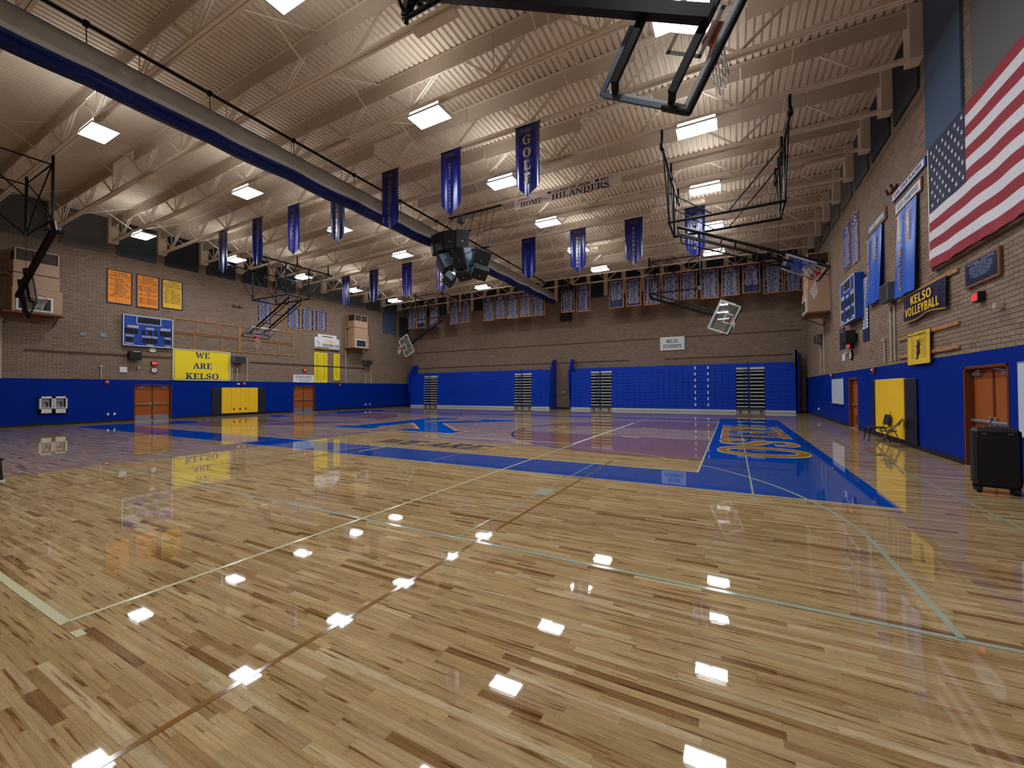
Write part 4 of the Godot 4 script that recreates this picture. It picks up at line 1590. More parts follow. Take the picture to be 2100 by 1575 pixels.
func print_all() -> void:
	atlas = Image.create(2048, 2048, false, Image.FORMAT_RGB8)
	atlas.fill(Color(0.1, 0.1, 0.1))
	var r := RandomNumberGenerator.new()
	r.seed = 314
	var navy := Color(0.05, 0.07, 0.30)
	var gold := Color(0.82, 0.55, 0.22)
	var white := Color(0.90, 0.90, 0.92)
	var champ := ["LG CHAMPS", "LG CHAMPS", "DIST CHAMPS", "3RD PL STATE"]
	var titles := [["~~~~ ~~"], ["~~~~~~~"], ["~~~ ~~~"], ["~~~~", "~~~~~"], ["~~~~", "~~~~~"], ["GIRLS", "TRACK"], ["GIRLS", "TRACK"], ["BOYS CROSS", "COUNTRY"], ["BOYS CROSS", "COUNTRY"], ["~~~~ ~~~~"],
		["GIRLS CROSS", "COUNTRY"], ["GIRLS CROSS", "COUNTRY"], ["~~~~~ ~~"], ["GIRLS SWIMMING"], ["BASEBALL"], ["BASEBALL"], ["BASEBALL"], ["GIRLS SOFTBALL"], ["GIRLS", "SOFTBALL"], ["GIRLS", "SOFTBALL"], ["FOOTBALL"], ["~~~~~~~~"]]
	var counts := [15, 10, 14, 14, 14, 15, 15, 14, 14, 14, 14, 14, 9, 12, 14, 14, 14, 14, 14, 8, 14, 14]
	for i in 22:
		cell["back%d" % i] = print_banner(navy, gold, white, titles[i], rows_of(r, mini(counts[i], 13), champ), 6)
	for i in 4:
		cell["wrestling%d" % i] = print_banner(navy, gold, white, ["WRESTLING"], rows_of(r, 16, champ), 6)
	for i in 2:
		cell["small%d" % i] = print_banner(Color(0.06, 0.13, 0.48), gold, white, ["~~~~~", "~~~~~~"], rows_of(r, 11 if i == 0 else 14, champ), 5)
	var ink := Color(0.10, 0.07, 0.16)
	cell["academic0"] = print_banner(Color(0.93, 0.55, 0.08), Color(0.07, 0.06, 0.22), ink, ["STATE ACADEMIC", "CHAMPIONS"], ["1995 BASEBALL 3.39", "1996 BOYS", "X-COUNTRY 3.40", "1998 BASEBALL 3.36", "1998 BOYS", "X-COUNTRY 3.52", "1999 GIRLS", "TENNIS 3.76", "2000 B. GOLF 3.40"], 8)
	cell["academic1"] = print_banner(Color(0.93, 0.55, 0.08), Color(0.07, 0.06, 0.22), ink, ["STATE", "ACADEMIC", "CHAMPIONS"], ["2001 G GOLF 3.92", "2001 B TENNIS 3.82", "2002 B BASKETBALL", "3.48", "2004 G BASKETBALL", "3.67", "2004 B WRESTLING", "2013 B WRESTLING", "2013 G WRESTLING"], 8)
	cell["academic2"] = print_banner(Color(0.90, 0.72, 0.13), Color(0.07, 0.06, 0.22), ink, ["STATE", "ACADEMIC", "CHAMPIONS"], ["2015 GIRLS C C", "2016 GIRLS C C", "2017 B BASKETBALL", "2017 VOLLEYBALL", "2017 B WRESTLING", "2017 G WRESTLING", "2018 FALL CHEER", "2020 B WRESTLING"], 8)
	# plain row of name strips: dark blue board, white strips
	var names := []
	for i in 15:
		names.append("~~~~ ~~~~~~~".substr(0, 8 + (i * 5) % 5))
	cell["strips"] = print_banner(Color(0.06, 0.08, 0.30), Color(0.06, 0.08, 0.30), Color(0.12, 0.12, 0.25), [], names, 3, Color(0.86, 0.88, 0.92), 1, true)
	cell["strips_b"] = print_banner(Color(0.06, 0.08, 0.30), Color(0.06, 0.08, 0.30), Color(0.85, 0.87, 0.92), [], names, 3, Color.TRANSPARENT, 1, true)
	# sponsor list in black on yellow
	var sponsors := []
	for i in 17:
		sponsors.append(["~~~~~~ ~~~~", "~~~~ ~~~~", "~~~~~~~~ ~~~~", "~~~~~~~~", "~~~~~~ ~~~~", "~~~~ ~~~~~"][i % 6])
	cell["sponsors"] = print_banner(Color(0.95, 0.86, 0.06), Color(0.95, 0.86, 0.06), Color(0.20, 0.18, 0.05), [], sponsors, 2, Color.TRANSPARENT, 1, true)
	# poem or record board on the right wall: turned sideways it is wider than tall, so rows are short lines
	cell["plaque"] = print_banner(Color(0.05, 0.11, 0.26), Color(0.05, 0.11, 0.26), Color(0.62, 0.72, 0.86), ["~~~~ ~~~~", "~~~~"], ["~~~~~~ ~~ ~~~~~", "~~~~~~~~ ~~~ ~~~", "~~~ ~~~~~~~~ ~~", "~~~~~~ ~~~ ~~~~~", "~~~~ ~~~~~~ ~~~", "~~~~~ ~~~ ~~~~~~", "~~ ~~~~ ~~~~", "~~~~ ~~~~~ ~~~", "~~~ ~~~~~", "~~~~~~ ~~~~~~~", "~~~~~~~~~"], 4, Color.TRANSPARENT, 1, true)
	cell["thanks"] = print_banner(Color(0.90, 0.74, 0.16), Color(0.90, 0.74, 0.16), Color(0.22, 0.18, 0.10), [], ["", "", "", "~~~~~      ~~~~", "~~~~      ~~~~~", "~~~~~~     ~~~~", "~~~~       ~~~~", "~~~~~~    ~~~~~", "~~~~       ~~~~", "~~~~~~     ~~~~", "~~~~~     ~~~~~", "~~~~~      ~~~~", "~~~~      ~~~~~", "~~~~~      ~~~~", "~~~~~     ~~~~~"], 2, Color.TRANSPARENT, 1, true)
	var tx := ImageTexture.create_from_image(atlas)
	for q in [["print_matte", 0.62], ["print_gloss", 0.3]]:
		var m := mat(q[0], Color(1, 1, 1), q[1])
		m.albedo_texture = tx
		m.texture_repeat = false

# a cloth or board with one cell of the atlas on its front; local x right, y up from the base, z out of the wall
func printed(t: Node3D, w: float, h: float, k: int, z: float, called: String, m: Material, wave := 0.0, thick := 0.006, y0 := 0.0) -> MeshInstance3D:
	var mb := MB.new()
	var uv := cell_uv(k)
	var nx := 12 if wave > 0 else 1
	var wv := func(f): return wave * sin(f * 9.0 + k) + wave * 0.6 * sin(f * 17.0 + k * 2)
	for i in nx:
		var f0 := float(i) / nx
		var f1 := float(i + 1) / nx
		var za: float = z + wv.call(f0)
		var zb: float = z + wv.call(f1)
		var xa := (f0 - 0.5) * w
		var xb := (f1 - 0.5) * w
		var ua: Vector2 = uv[0].lerp(uv[1], f0)
		var ub: Vector2 = uv[0].lerp(uv[1], f1)
		var uc: Vector2 = uv[3].lerp(uv[2], f1)
		var ud: Vector2 = uv[3].lerp(uv[2], f0)
		mb.quad(Vector3(xa, y0, za + wave * 0.7), Vector3(xb, y0, zb + wave * 0.7), Vector3(xb, y0 + h, zb), Vector3(xa, y0 + h, za), Vector3.ZERO, [ua, ub, uc, ud])
		var edge: Vector2 = uv[3] + Vector2(0.0008, 0.0008)
		var e := [edge, edge, edge, edge]
		var bk := Vector3(0, 0, -thick)
		mb.quad(Vector3(xb, y0, zb) + bk, Vector3(xa, y0, za) + bk, Vector3(xa, y0 + h, za) + bk, Vector3(xb, y0 + h, zb) + bk, Vector3.ZERO, e)
		mb.quad(Vector3(xa, y0 + h, za), Vector3(xb, y0 + h, zb), Vector3(xb, y0 + h, zb) + bk, Vector3(xa, y0 + h, za) + bk, Vector3.ZERO, e)
		mb.quad(Vector3(xa, y0, za) + bk, Vector3(xb, y0, zb) + bk, Vector3(xb, y0, zb + wave * 0.7), Vector3(xa, y0, za + wave * 0.7), Vector3.ZERO, e)
	var side := [uv[3] + Vector2(0.0008, 0.0008), uv[3] + Vector2(0.0008, 0.0008), uv[3] + Vector2(0.0008, 0.0008), uv[3] + Vector2(0.0008, 0.0008)]
	for s in [0.0, 1.0]:
		var zz: float = z + wv.call(s)
		var x: float = (s - 0.5) * w
		var a := Vector3(x, y0, zz)
		var b := Vector3(x, y0 + h, zz)
		var bk := Vector3(0, 0, -thick)
		if s > 0:
			mb.quad(a, a + bk, b + bk, b, Vector3.ZERO, side)
		else:
			mb.quad(a + bk, a, b, b + bk, Vector3.ZERO, side)
	return part(called, mb, m, t)

func wall_thing(called: String, label: String, category: String, side: String, tl: Vector2, br: Vector2, off := 0.0, group := "", zz := ZB) -> Array:
	var sp := spot(side, tl, br, off, zz)
	var t := thing(called, label, category, sp[0], sp[3], group)
	return [t, sp[1], sp[2]]

func plate(t: Node3D, called: String, x: float, y: float, w: float, h: float, z: float, d: float, m: Material, bev := 0.006, label := "") -> MeshInstance3D:
	# a plate centred on x, y whose back is at z and front at z + d
	var mb := MB.new()
	mb.bevel(Vector3(x, y, z + d * 0.5), Vector3(w, h, d), minf(bev, d * 0.4))
	return part(called, mb, m, t, label)

func v2(a: float, b: float) -> Vector2:
	return Vector2(a, b)

func double_door(side: String, d: Array, label: String, kick: bool) -> void:
	var q := wall_thing("double_door", label, "door", side, v2(d[0], d[1]), v2(d[2], d[3]))
	var t: Node3D = q[0]
	var w: float = q[1]
	t.position.y = 0
	var h := 2.17
	var z := -0.16
	var fr := MB.new()
	for s in [-1.0, 1.0]:
		fr.bevel(Vector3((w * 0.5 - 0.03) * s, h * 0.5, -0.12), Vector3(0.06, h, 0.26), 0.006)
	fr.bevel(Vector3(0, h - 0.03, -0.12), Vector3(w, 0.06, 0.26), 0.006)
	fr.bevel(Vector3(0, h * 0.5, z), Vector3(0.06, h, 0.08), 0.006)
	part("frame", fr, M["door_frame"], t)
	var lw_ := w * 0.5 - 0.09
	for s in [-1.0, 1.0]:
		var cx: float = (lw_ * 0.5 + 0.03) * s
		var leaf := plate(t, "leaf", cx, h * 0.5 - 0.03, lw_, h - 0.07, z - 0.03, 0.05, M["door_brown"])
		var bar := MB.new()
		bar.bevel(Vector3(cx, 1.0, z + 0.07), Vector3(lw_ * 0.94, 0.065, 0.06), 0.015)
		bar.bevel(Vector3(cx - s * lw_ * 0.42, 1.0, z + 0.045), Vector3(0.07, 0.22, 0.05), 0.01)
		part("panic_bar", bar, M["silver"], leaf)
		var cl := MB.new()
		cl.bevel(Vector3(cx + s * lw_ * 0.2, h - 0.17, z + 0.05), Vector3(0.30, 0.07, 0.07), 0.01)
		cl.bar(Vector3(cx + s * lw_ * 0.2, h - 0.12, z + 0.08), Vector3(cx - s * lw_ * 0.2, h - 0.09, z + 0.12), 0.02, 0.02)
		part("closer", cl, M["silver"], leaf)
		if kick:
			var kp := MB.new()
			kp.bevel(Vector3(cx, 0.17, z + 0.024), Vector3(lw_ * 0.96, 0.28, 0.006), 0.002)
			part("kick_plate", kp, M["silver"], leaf)
	var th := MB.new()
	th.span(Vector3(-w * 0.5, 0, -0.28), Vector3(w * 0.5, 0.012, 0.02))
	part("threshold", th, M["aluminium"], t)

func heater(side: String, tl: Vector2, br: Vector2, label: String, depth := 0.42, given := []) -> void:
	var q := wall_thing("unit_heater", label, "heater", side, tl, br, depth)
	var t: Node3D = q[0]
	if given:
		t.position = given[0]
		q[1] = given[1]
		q[2] = given[2]
	plate(t, "casing", 0, q[2] * 0.5, q[1], q[2], 0.02, depth, M["grey_metal"], 0.02)
	var g := MB.new()
	for i in 9:
		g.bar(Vector3(-q[1] * 0.42, q[2] * (0.14 + 0.09 * i), depth + 0.025), Vector3(q[1] * 0.42, q[2] * (0.14 + 0.09 * i), depth + 0.025), 0.012, 0.02)
	part("louvre", g, M["dark_void"], t)
	var b := MB.new()
	b.bar(Vector3(0, -0.02, 0.02), Vector3(0, -0.12, depth * 0.6), 0.08, 0.03)
	part("bracket", b, M["grey_metal"], t)

func conduit(side: String, u: float, v0: float, v1: float, label: String, cap := true) -> void:
	var a := lw(u, v0) if side == "L" else rw(u, v0)
	var b := lw(u, v1) if side == "L" else rw(u, v1)
	var t := thing("conduit", label, "conduit", Vector3(WL if side == "L" else WR, b.y, (a.z + b.z) * 0.5), PI / 2 if side == "L" else -PI / 2, "wall conduits")
	var m := MB.new()
	m.bevel(Vector3(0, (a.y - b.y) * 0.5, 0.03), Vector3(0.055, a.y - b.y, 0.05), 0.01)
	part("pipe", m, M["cream_metal"], t)
	if cap:
		var c := MB.new()
		c.bevel(Vector3(0, a.y - b.y, 0.045), Vector3(0.13, 0.13, 0.08), 0.01)
		part("junction_box", c, M["cream_metal"], t)

func clock(side: String, u: float, v: float, rad: float, label: String) -> void:
	var a := lw(u, v) if side == "L" else rw(u, v)
	a.x = WL if side == "L" else WR
	var t := thing("wall_clock", label, "clock", a, PI / 2 if side == "L" else -PI / 2)
	var c := MB.new()
	c.tube(Vector3(0, 0, 0), Vector3(0, 0, 0.07), rad, 28)
	part("case", c, M["black_matte"], t)
	var f := MB.new()
	f.disc(Vector3(0, 0, 0.072), Vector3(0, 0, 1), rad * 0.84, 28)
	part("face", f, M["white_paint"], t)
	var h := MB.new()
	h.bar(Vector3(0, 0, 0.076), Vector3(0.0, rad * 0.6, 0.076), 0.012, 0.004, Vector3.BACK)
	h.bar(Vector3(0, 0, 0.077), Vector3(-rad * 0.3, -rad * 0.35, 0.077), 0.014, 0.004, Vector3.BACK)
	part("hand", h, M["black_matte"], t)

func exit_sign(side: String, tl: Vector2, br: Vector2, label: String) -> void:
	var q := wall_thing("exit_sign", label, "sign", side, tl, br)
	var t: Node3D = q[0]
	plate(t, "case", 0, q[2] * 0.5, q[1], q[2], 0.0, 0.12, M["black_matte"], 0.01)
	plate(t, "lit_face", 0, q[2] * 0.5, q[1] * 0.88, q[2] * 0.82, 0.118, 0.006, M["exit_face"], 0.001)
	lettering(t, "EXIT", sans, Vector3(0, q[2] * 0.5, 0.127), q[1] * 0.74, q[2] * 0.58, M["exit_red"])

func strobe(side: String, u: float, v: float, label: String) -> void:
	var a := lw(u, v) if side == "L" else rw(u, v)
	a.x = WL if side == "L" else WR
	var t := thing("fire_strobe", label, "alarm", a, PI / 2 if side == "L" else -PI / 2)
	plate(t, "base", 0, 0, 0.20, 0.22, 0.012, 0.05, M["red_ink"], 0.01)
	plate(t, "lens", 0, 0.02, 0.10, 0.08, 0.06, 0.05, M["white_paint"], 0.015)

func small_box(called: String, category: String, side: String, tl: Vector2, br: Vector2, d: float, m: Material, label: String, group := "") -> void:
	var q := wall_thing(called, label, category, side, tl, br, 0.0, group)
	plate(q[0], "box", 0, q[2] * 0.5, q[1], q[2], 0.0, d, m, 0.008)
	plate(q[0], "cover", 0, q[2] * 0.5, q[1] * 0.8, q[2] * 0.8, d, 0.006, m, 0.002)

func scoreboard(side: String, tl: Vector2, br: Vector2, depth: float, label: String) -> void:
	var q := wall_thing("scoreboard", label, "scoreboard", side, tl, br, depth)
	var t: Node3D = q[0]
	var w: float = q[1]
	var h: float = q[2]
	plate(t, "cabinet", 0, h * 0.5, w, h, 0.0, depth, M["scoreboard_blue"], 0.015)
	var e := MB.new()
	var z := depth + 0.004
	for s in [-1.0, 1.0]:
		e.box(Vector3((w * 0.5 - 0.02) * s, h * 0.5, z), Vector3(0.045, h, 0.012))
		e.box(Vector3(0, h * 0.5 + (h * 0.5 - 0.02) * s, z), Vector3(w, 0.045, 0.012))
		e.box(Vector3(w * 0.24 * s, h * 0.86, z), Vector3(0.03, h * 0.25, 0.012))
	e.box(Vector3(0, h * 0.735, z), Vector3(w * 0.49, 0.03, 0.012))
	part("white_trim", e, M["white_paint"], t)
	# name panel and digit windows
	for d in [[0, 0.855, 0.44, 0.16], [-0.345, 0.475, 0.25, 0.17], [0.345, 0.475, 0.25, 0.17], [-0.105, 0.46, 0.055, 0.17], [0.02, 0.46, 0.09, 0.15], [0.14, 0.46, 0.055, 0.17], [0.02, 0.19, 0.30, 0.16], [-0.38, 0.20, 0.135, 0.15], [0.38, 0.20, 0.125, 0.15]]:
		plate(t, "digit_window", d[0] * w, d[1] * h, d[2] * w, d[3] * h, depth + 0.001, 0.008, M["dark_void"], 0.002)
	for l in [["HOME", -0.31, 0.625, 0.21, 0.09], ["GUEST", 0.34, 0.62, 0.21, 0.09], ["PERIOD", 0.02, 0.60, 0.16, 0.06], ["FOULS", -0.37, 0.325, 0.16, 0.06], ["PLAYER FOUL", 0.02, 0.325, 0.31, 0.06], ["FOULS", 0.385, 0.325, 0.13, 0.06], ["BONUS", -0.38, 0.07, 0.15, 0.045], ["TIMER", 0.02, 0.055, 0.14, 0.045], ["BONUS", 0.385, 0.07, 0.12, 0.045]]:
		lettering(t, l[0], sans, Vector3(l[1] * w, l[2] * h, z + 0.002), l[3] * w, l[4] * h, M["white_ink"])

func air_handler(side: String, zc: float, label: String, cage: bool) -> void:
	var left := side == "L"
	var t := thing("air_handler", label, "air handler", Vector3(WL if left else WR, 5.72, zc), PI / 2 if left else -PI / 2)
	var w := 1.70
	var dpt := 1.0
	var body := MB.new()
	body.bevel(Vector3(0, 0.6, dpt * 0.5), Vector3(w, 1.2, dpt), 0.015)
	part("lower_casing", body, M["beige_unit"], t)
	var mid := MB.new()
	mid.bevel(Vector3(-0.03, 1.55, dpt * 0.48), Vector3(w - 0.12, 0.69, dpt * 0.95), 0.015)
	part("middle_casing", mid, M["beige_unit"], t)
	var up := MB.new()
	up.bevel(Vector3(-0.03, 2.23, dpt * 0.48), Vector3(w - 0.14, 0.62, dpt * 0.94), 0.015)
	part("upper_casing", up, M["beige_unit"], t)
	var seam := MB.new()
	seam.box(Vector3(-0.03, 1.91, dpt * 0.48), Vector3(w - 0.16, 0.04, dpt * 0.93))
	part("shadow_gap", seam, M["dark_void"], t)
	# open frame with mesh on top
	var cg := MB.new()
	var y0 := 2.55
	var y1 := 3.12
	for x in [-w * 0.5 + 0.1, 0.0, w * 0.5 - 0.13]:
		cg.bar(Vector3(x, y0, dpt * 0.93), Vector3(x, y1, dpt * 0.93), 0.05, 0.05)
	for x in [-w * 0.5 + 0.1, w * 0.5 - 0.13]:
		cg.bar(Vector3(x, y1, 0.02), Vector3(x, y1, dpt * 0.93), 0.05, 0.05)
		cg.bar(Vector3(x, y0, 0.03), Vector3(x, y1, 0.03), 0.05, 0.05)
	cg.bar(Vector3(-w * 0.5 + 0.1, y1, dpt * 0.93), Vector3(w * 0.5 - 0.13, y1, dpt * 0.93), 0.05, 0.05)
	part("top_frame", cg, M["beige_unit"], t)
	var dk := MB.new()
	dk.span(Vector3(-w * 0.5 + 0.14, y0, 0.06), Vector3(w * 0.5 - 0.17, y1 - 0.04, dpt * 0.90))
	part("coil", dk, M["coil_brown"], t)
	var gx := -0.10
	var gw := 1.24
	plate(t, "grille_frame", gx, 0.44, gw, 0.74, dpt, 0.03, M["white_paint"], 0.008, "white grille frame")
	var hole := plate(t, "grille", gx, 0.44, gw - 0.16, 0.58, dpt + 0.022, 0.012, M["dark_void"], 0.002)
	var sl := MB.new()
	for i in 12:
		sl.bar(Vector3(gx - gw * 0.5 + 0.09, 0.18 + i * 0.047, dpt + 0.038), Vector3(gx + gw * 0.5 - 0.09, 0.18 + i * 0.047, dpt + 0.038), 0.016, 0.012)
	for i in 5:
		sl.bar(Vector3(gx - 0.44 + i * 0.22, 0.16, dpt + 0.04), Vector3(gx - 0.44 + i * 0.22, 0.72, dpt + 0.04), 0.012, 0.012)
	part("slat", sl, M["grey_metal"], hole)
	# wooden shelf bracket
	var sh := MB.new()
	sh.bevel(Vector3(-0.1, -0.05, 0.55), Vector3(2.1, 0.06, 1.0), 0.01)
	for x in [-0.9, 0.75]:
		sh.bar(Vector3(x, -0.08, 0.95), Vector3(x, -0.55, 0.02), 0.05, 0.05)
	part("shelf", sh, M["oak"], t)
	var pp := MB.new()
	pp.tube(Vector3(-w * 0.5 - 0.28, -0.02, 0.12), Vector3(-w * 0.5 - 0.28, 1.95, 0.12), 0.06, 10)
	pp.tube(Vector3(-w * 0.5 - 0.28, 1.9, 0.12), Vector3(-w * 0.5 + 0.05, 1.9, 0.4), 0.06, 10)
	part("steam_pipe", pp, M["wood_strip"], t)

func wall_pad(side: String, u0: float, u1: float, u2: float, u3: float, vt: float, label: String, slots: bool) -> void:
	var f := func(u, v): return lw(u, v) if side == "L" else rw(u, v)
	var za: float = f.call(u0, vt).z
	var zb: float = f.call(u1, vt).z
	var zc: float = f.call(u2, vt).z
	var zd: float = f.call(u3, vt).z
	var sg := -1.0 if side == "L" else 1.0
	var x: float = WL if side == "L" else WR
	var t := thing("wall_pad", label, "wall pad", Vector3(x, 0, (za + zd) * 0.5), PI / 2 if side == "L" else -PI / 2)
	var L := func(z): return (z - (za + zd) * 0.5) * sg
	var top := 1.98
	for q in [[za, zb], [zc, zd]]:
		var a: float = L.call(q[0])
		var b: float = L.call(q[1])
		plate(t, "navy_pad", (a + b) * 0.5, (top + 0.12) * 0.5, absf(b - a), top - 0.12, 0.012, 0.05, M["pad_navy"], 0.02, "navy side pad")
	var n := 4 if side == "L" else 1
	for i in n:
		var a: float = lerpf(L.call(zb), L.call(zc), float(i) / n)
		var b: float = lerpf(L.call(zb), L.call(zc), float(i + 1) / n)
		plate(t, "yellow_pad", (a + b) * 0.5, (top + 0.19) * 0.5, absf(b - a) - 0.004, top - 0.15, 0.012, 0.075, M["pad_yellow"], 0.02)
	if slots:
		for i in 3:
			var a: float = lerpf(L.call(zb), L.call(zc), 0.32 + 0.165 * i)
			plate(t, "outlet_cutout", a, 0.46, 0.10, 0.15, 0.083, 0.01, M["black_matte"], 0.003)
	else:
		# dark scuffs worn into the vinyl
		var sm := MB.new()
		var r := RandomNumberGenerator.new()
		r.seed = 12
		for i in 26:
			var px := 0.05 + r.randf_range(-0.05, 0.06)
			var py := r.randf_range(0.45, 0.95)
			var w := r.randf_range(0.008, 0.03)
			var h := r.randf_range(0.03, 0.12)
			sm.poly(PackedVector2Array([Vector2(px - w, py), Vector2(px, py - h), Vector2(px + w, py), Vector2(px, py + h)]), Vector3(0, 0, 0.0885), Vector3(1, 0, 0), Vector3(0, 1, 0))
		part("scuff", sm, M["scuff"], t)

func hung_print(called: String, label: String, category: String, side: String, tl: Vector2, br: Vector2, k: String, group := "", wave := 0.012, off := 0.03, called2 := "cloth", m := "print_matte") -> Node3D:
	var q := wall_thing(called, label, category, side, tl, br, 0.0, group)
	printed(q[0], q[1], q[2], cell[k], off, called2, M[m], wave)
	var rod := MB.new()
	rod.tube(Vector3(-q[1] * 0.5, q[2] - 0.015, 0.012), Vector3(q[1] * 0.5, q[2] - 0.015, 0.012), 0.010, 6)
	part("rod", rod, M["oak"], q[0])
	return q[0]

func left_wall_things() -> void:
	mat("cream_metal", Color(0.72, 0.68, 0.58), 0.5)
	mat("coil_brown", Color(0.20, 0.14, 0.10), 0.7)
	mat("scuff", Color(0.40, 0.28, 0.05), 0.6)
	mat("exit_face", Color(0.75, 0.45, 0.45), 0.5)
	double_door("L", DOOR_L1, "brown double door with panic bars between the fountains and the yellow sign", true)
	double_door("L", DOOR_L2, "brown double door with panic bars below the HILANDER MARKET sign", true)
	hung_print("academic_banner", "orange STATE ACADEMIC CHAMPIONS banner that starts with 1995 baseball", "banner", "L", v2(218.1, 549.9), v2(270.7, 627.5), "academic0", "academic banners")
	hung_print("academic_banner", "orange STATE ACADEMIC CHAMPIONS banner between an orange and a yellow one", "banner", "L", v2(279.2, 561.3), v2(325.9, 636), "academic1", "academic banners")
	hung_print("academic_banner", "yellow STATE ACADEMIC CHAMPIONS banner beside the two orange ones", "banner", "L", v2(331.5, 571.2), v2(373.9, 637.3), "academic2", "academic banners")
	scoreboard("L", v2(252.3, 643.5), v2(354.7, 714.7), 0.2, "blue scoreboard with white trim beside the yellow WE ARE KELSO sign")
	small_box("wall_plate", "plate", "L", v2(164, 681.3), v2(175.5, 688.8), 0.03, M["grey_plate"], "pale grey plate on the brick, farther from the scoreboard", "grey wall plates")
	small_box("wall_plate", "plate", "L", v2(204.8, 682.7), v2(217.3, 692), 0.03, M["grey_plate"], "pale grey plate on the brick, nearer the scoreboard", "grey wall plates")
	var q := wall_thing("wall_speaker", "black loudspeaker on the brick just below the blue scoreboard", "speaker", "L", v2(264, 719.5), v2(290.1, 738.1), 0.3)
	plate(q[0], "cabinet", 0, q[2] * 0.5, q[1], q[2], 0.08, 0.3, M["black_matte"], 0.03)
	plate(q[0], "bracket", 0, q[2] * 0.5, 0.15, 0.15, 0.0, 0.1, M["black_steel"], 0.01)
	plate(q[0], "trim_strip", 0.05, q[2] * 0.95, q[1] * 0.55, 0.03, 0.38, 0.01, M["white_paint"], 0.002)
	var a := lw(312, 718)
	a.x = WL
	var ov := MB.new()
	ov.tube(Vector3.ZERO, Vector3(0, 0, 0.08), 0.17, 24)
	var e := single("round_horn", ov, M["white_paint"], "small round white horn between the scoreboard and the exit sign", "horn", a, PI / 2)
	e.scale.y = 0.8
	exit_sign("L", v2(309, 741), v2(320.5, 749), "lit red EXIT sign above the round clock below the scoreboard")
	small_box("intercom", "intercom", "L", v2(244.5, 752), v2(260, 764), 0.04, M["sign_white"], "square white intercom panel above the blue band")
	small_box("sensor_box", "sensor", "L", v2(280.8, 751), v2(285.5, 757), 0.1, M["cream_metal"], "little cream box beside the round clock")
	clock("L", 315.2, 759.2, 0.17, "round white wall clock under the red EXIT sign by the scoreboard")
	conduit("L", 206.7, 751, 777.5, "short cream conduit standing on the blue band left of the intercom panel")
	strobe("L", 218.7, 784, "red and white fire strobe beside the drinking fountains")
	strobe("L", 500, 787, "red and white fire strobe above the yellow wall pad")
	strobe("L", 576 + 120, 789.5, "red and white fire strobe right of the second double door")
	small_box("thermostat", "sensor", "L", v2(486, 786), v2(491, 789), 0.05, M["white_paint"], "small white box above the yellow wall pad")
	# WE ARE KELSO; the mascot heads at its sides are left out
	q = wall_thing("school_sign", "big yellow banner sign reading WE ARE KELSO above the blue band", "sign", "L", v2(353.3, 713.9), v2(471.5, 781.3))
	plate(q[0], "board", 0, q[2] * 0.5, q[1], q[2], 0.03, 0.03, M["sign_yellow"], 0.006)
	var bd := MB.new()
	for s in [-1.0, 1.0]:
		bd.box(Vector3((q[1] * 0.5 - 0.09) * s, q[2] * 0.5, 0.062), Vector3(0.022, q[2] - 0.16, 0.006))
		bd.box(Vector3(0, q[2] * 0.5 + (q[2] * 0.5 - 0.08) * s, 0.062), Vector3(q[1] - 0.16, 0.022, 0.006))
	part("border", bd, M["navy_ink"], q[0])
	var bd2 := MB.new()
	for s in [-1.0, 1.0]:
		bd2.box(Vector3((q[1] * 0.5 - 0.025) * s, q[2] * 0.5, 0.062), Vector3(0.05, q[2], 0.004))
		bd2.box(Vector3(0, q[2] * 0.5 + (q[2] * 0.5 - 0.025) * s, 0.062), Vector3(q[1], 0.05, 0.004))
	part("edge", bd2, M["sign_white"], q[0])
	for l in [["WE", 0.82, 0.245, 0.185], ["ARE", 0.47, 0.33, 0.185], ["KELSO", 0.135, 0.57, 0.19]]:
		lettering(q[0], l[0], serif, Vector3(-0.01, l[1] * q[2], 0.062), l[2] * q[1], l[3] * q[2], M["sign_white"], "letter_shadow")
		lettering(q[0], l[0], serif, Vector3(-0.035, l[1] * q[2] + 0.012, 0.068), l[2] * q[1], l[3] * q[2], M["navy_ink"])
	# wooden batten frame on the brick
	var t := thing("batten_frame", "tan wooden batten frame of two rows of openings on the brick", "frame", Vector3(WL, 4.62, -0.12), PI / 2)
	var Z := func(u, v): return -(lw(u, v).z + 0.12)
	var x0 := -4.09
	var x1 := 4.09
	for h in [[0.0, 0.07], [0.92, 0.05], [1.03, 0.05], [1.86, 0.07]]:
		plate(t, "rail", 0, h[0], x1 - x0, h[1], 0.0, 0.04, M["wood_strip"], 0.006)
	for u in [355.4, 491.0, 600.8]:
		plate(t, "stile", clampf(Z.call(u, 690.0), x0, x1), 0.93, 0.16 if u == 491.0 else 0.08, 1.92, 0.0, 0.042, M["wood_strip"], 0.006)
	for u in [404.6, 447.4, 565.3]:
		plate(t, "stile", Z.call(u, 680.0), 1.45, 0.09, 0.78, 0.0, 0.038, M["wood_strip"], 0.006)
	for u in [397.8, 454.2, 526.0, 571.0]:
		plate(t, "stile", Z.call(u, 700.0), 0.46, 0.09, 0.88, 0.0, 0.038, M["wood_strip"], 0.006)
	heater("L", v2(480, 729.6), v2(505.3, 745.2), "grey unit heater on the brick beside the yellow WE ARE KELSO sign")
	heater("L", v2(749.3, 737.9), v2(763.6, 748.3), "grey unit heater on the brick below the air handler near the bleachers")
	conduit("L", 505.6, 733, 782, "tall cream conduit beside the grey heater by the yellow sign", false)
	conduit("L", 474.8, 758, 781.5, "short cream conduit at the edge of the yellow sign")
	conduit("L", 485.7, 758, 781.5, "short cream conduit between the yellow sign and the heater pipe")
	conduit("L", 708.6, 717, 786, "long cream conduit below the air handler shelf", false)
	conduit("L", 748.9, 768, 787, "short cream conduit near the bleacher corner")
	conduit("L", 760.7, 748, 787, "cream conduit under the heater near the bleachers", false)
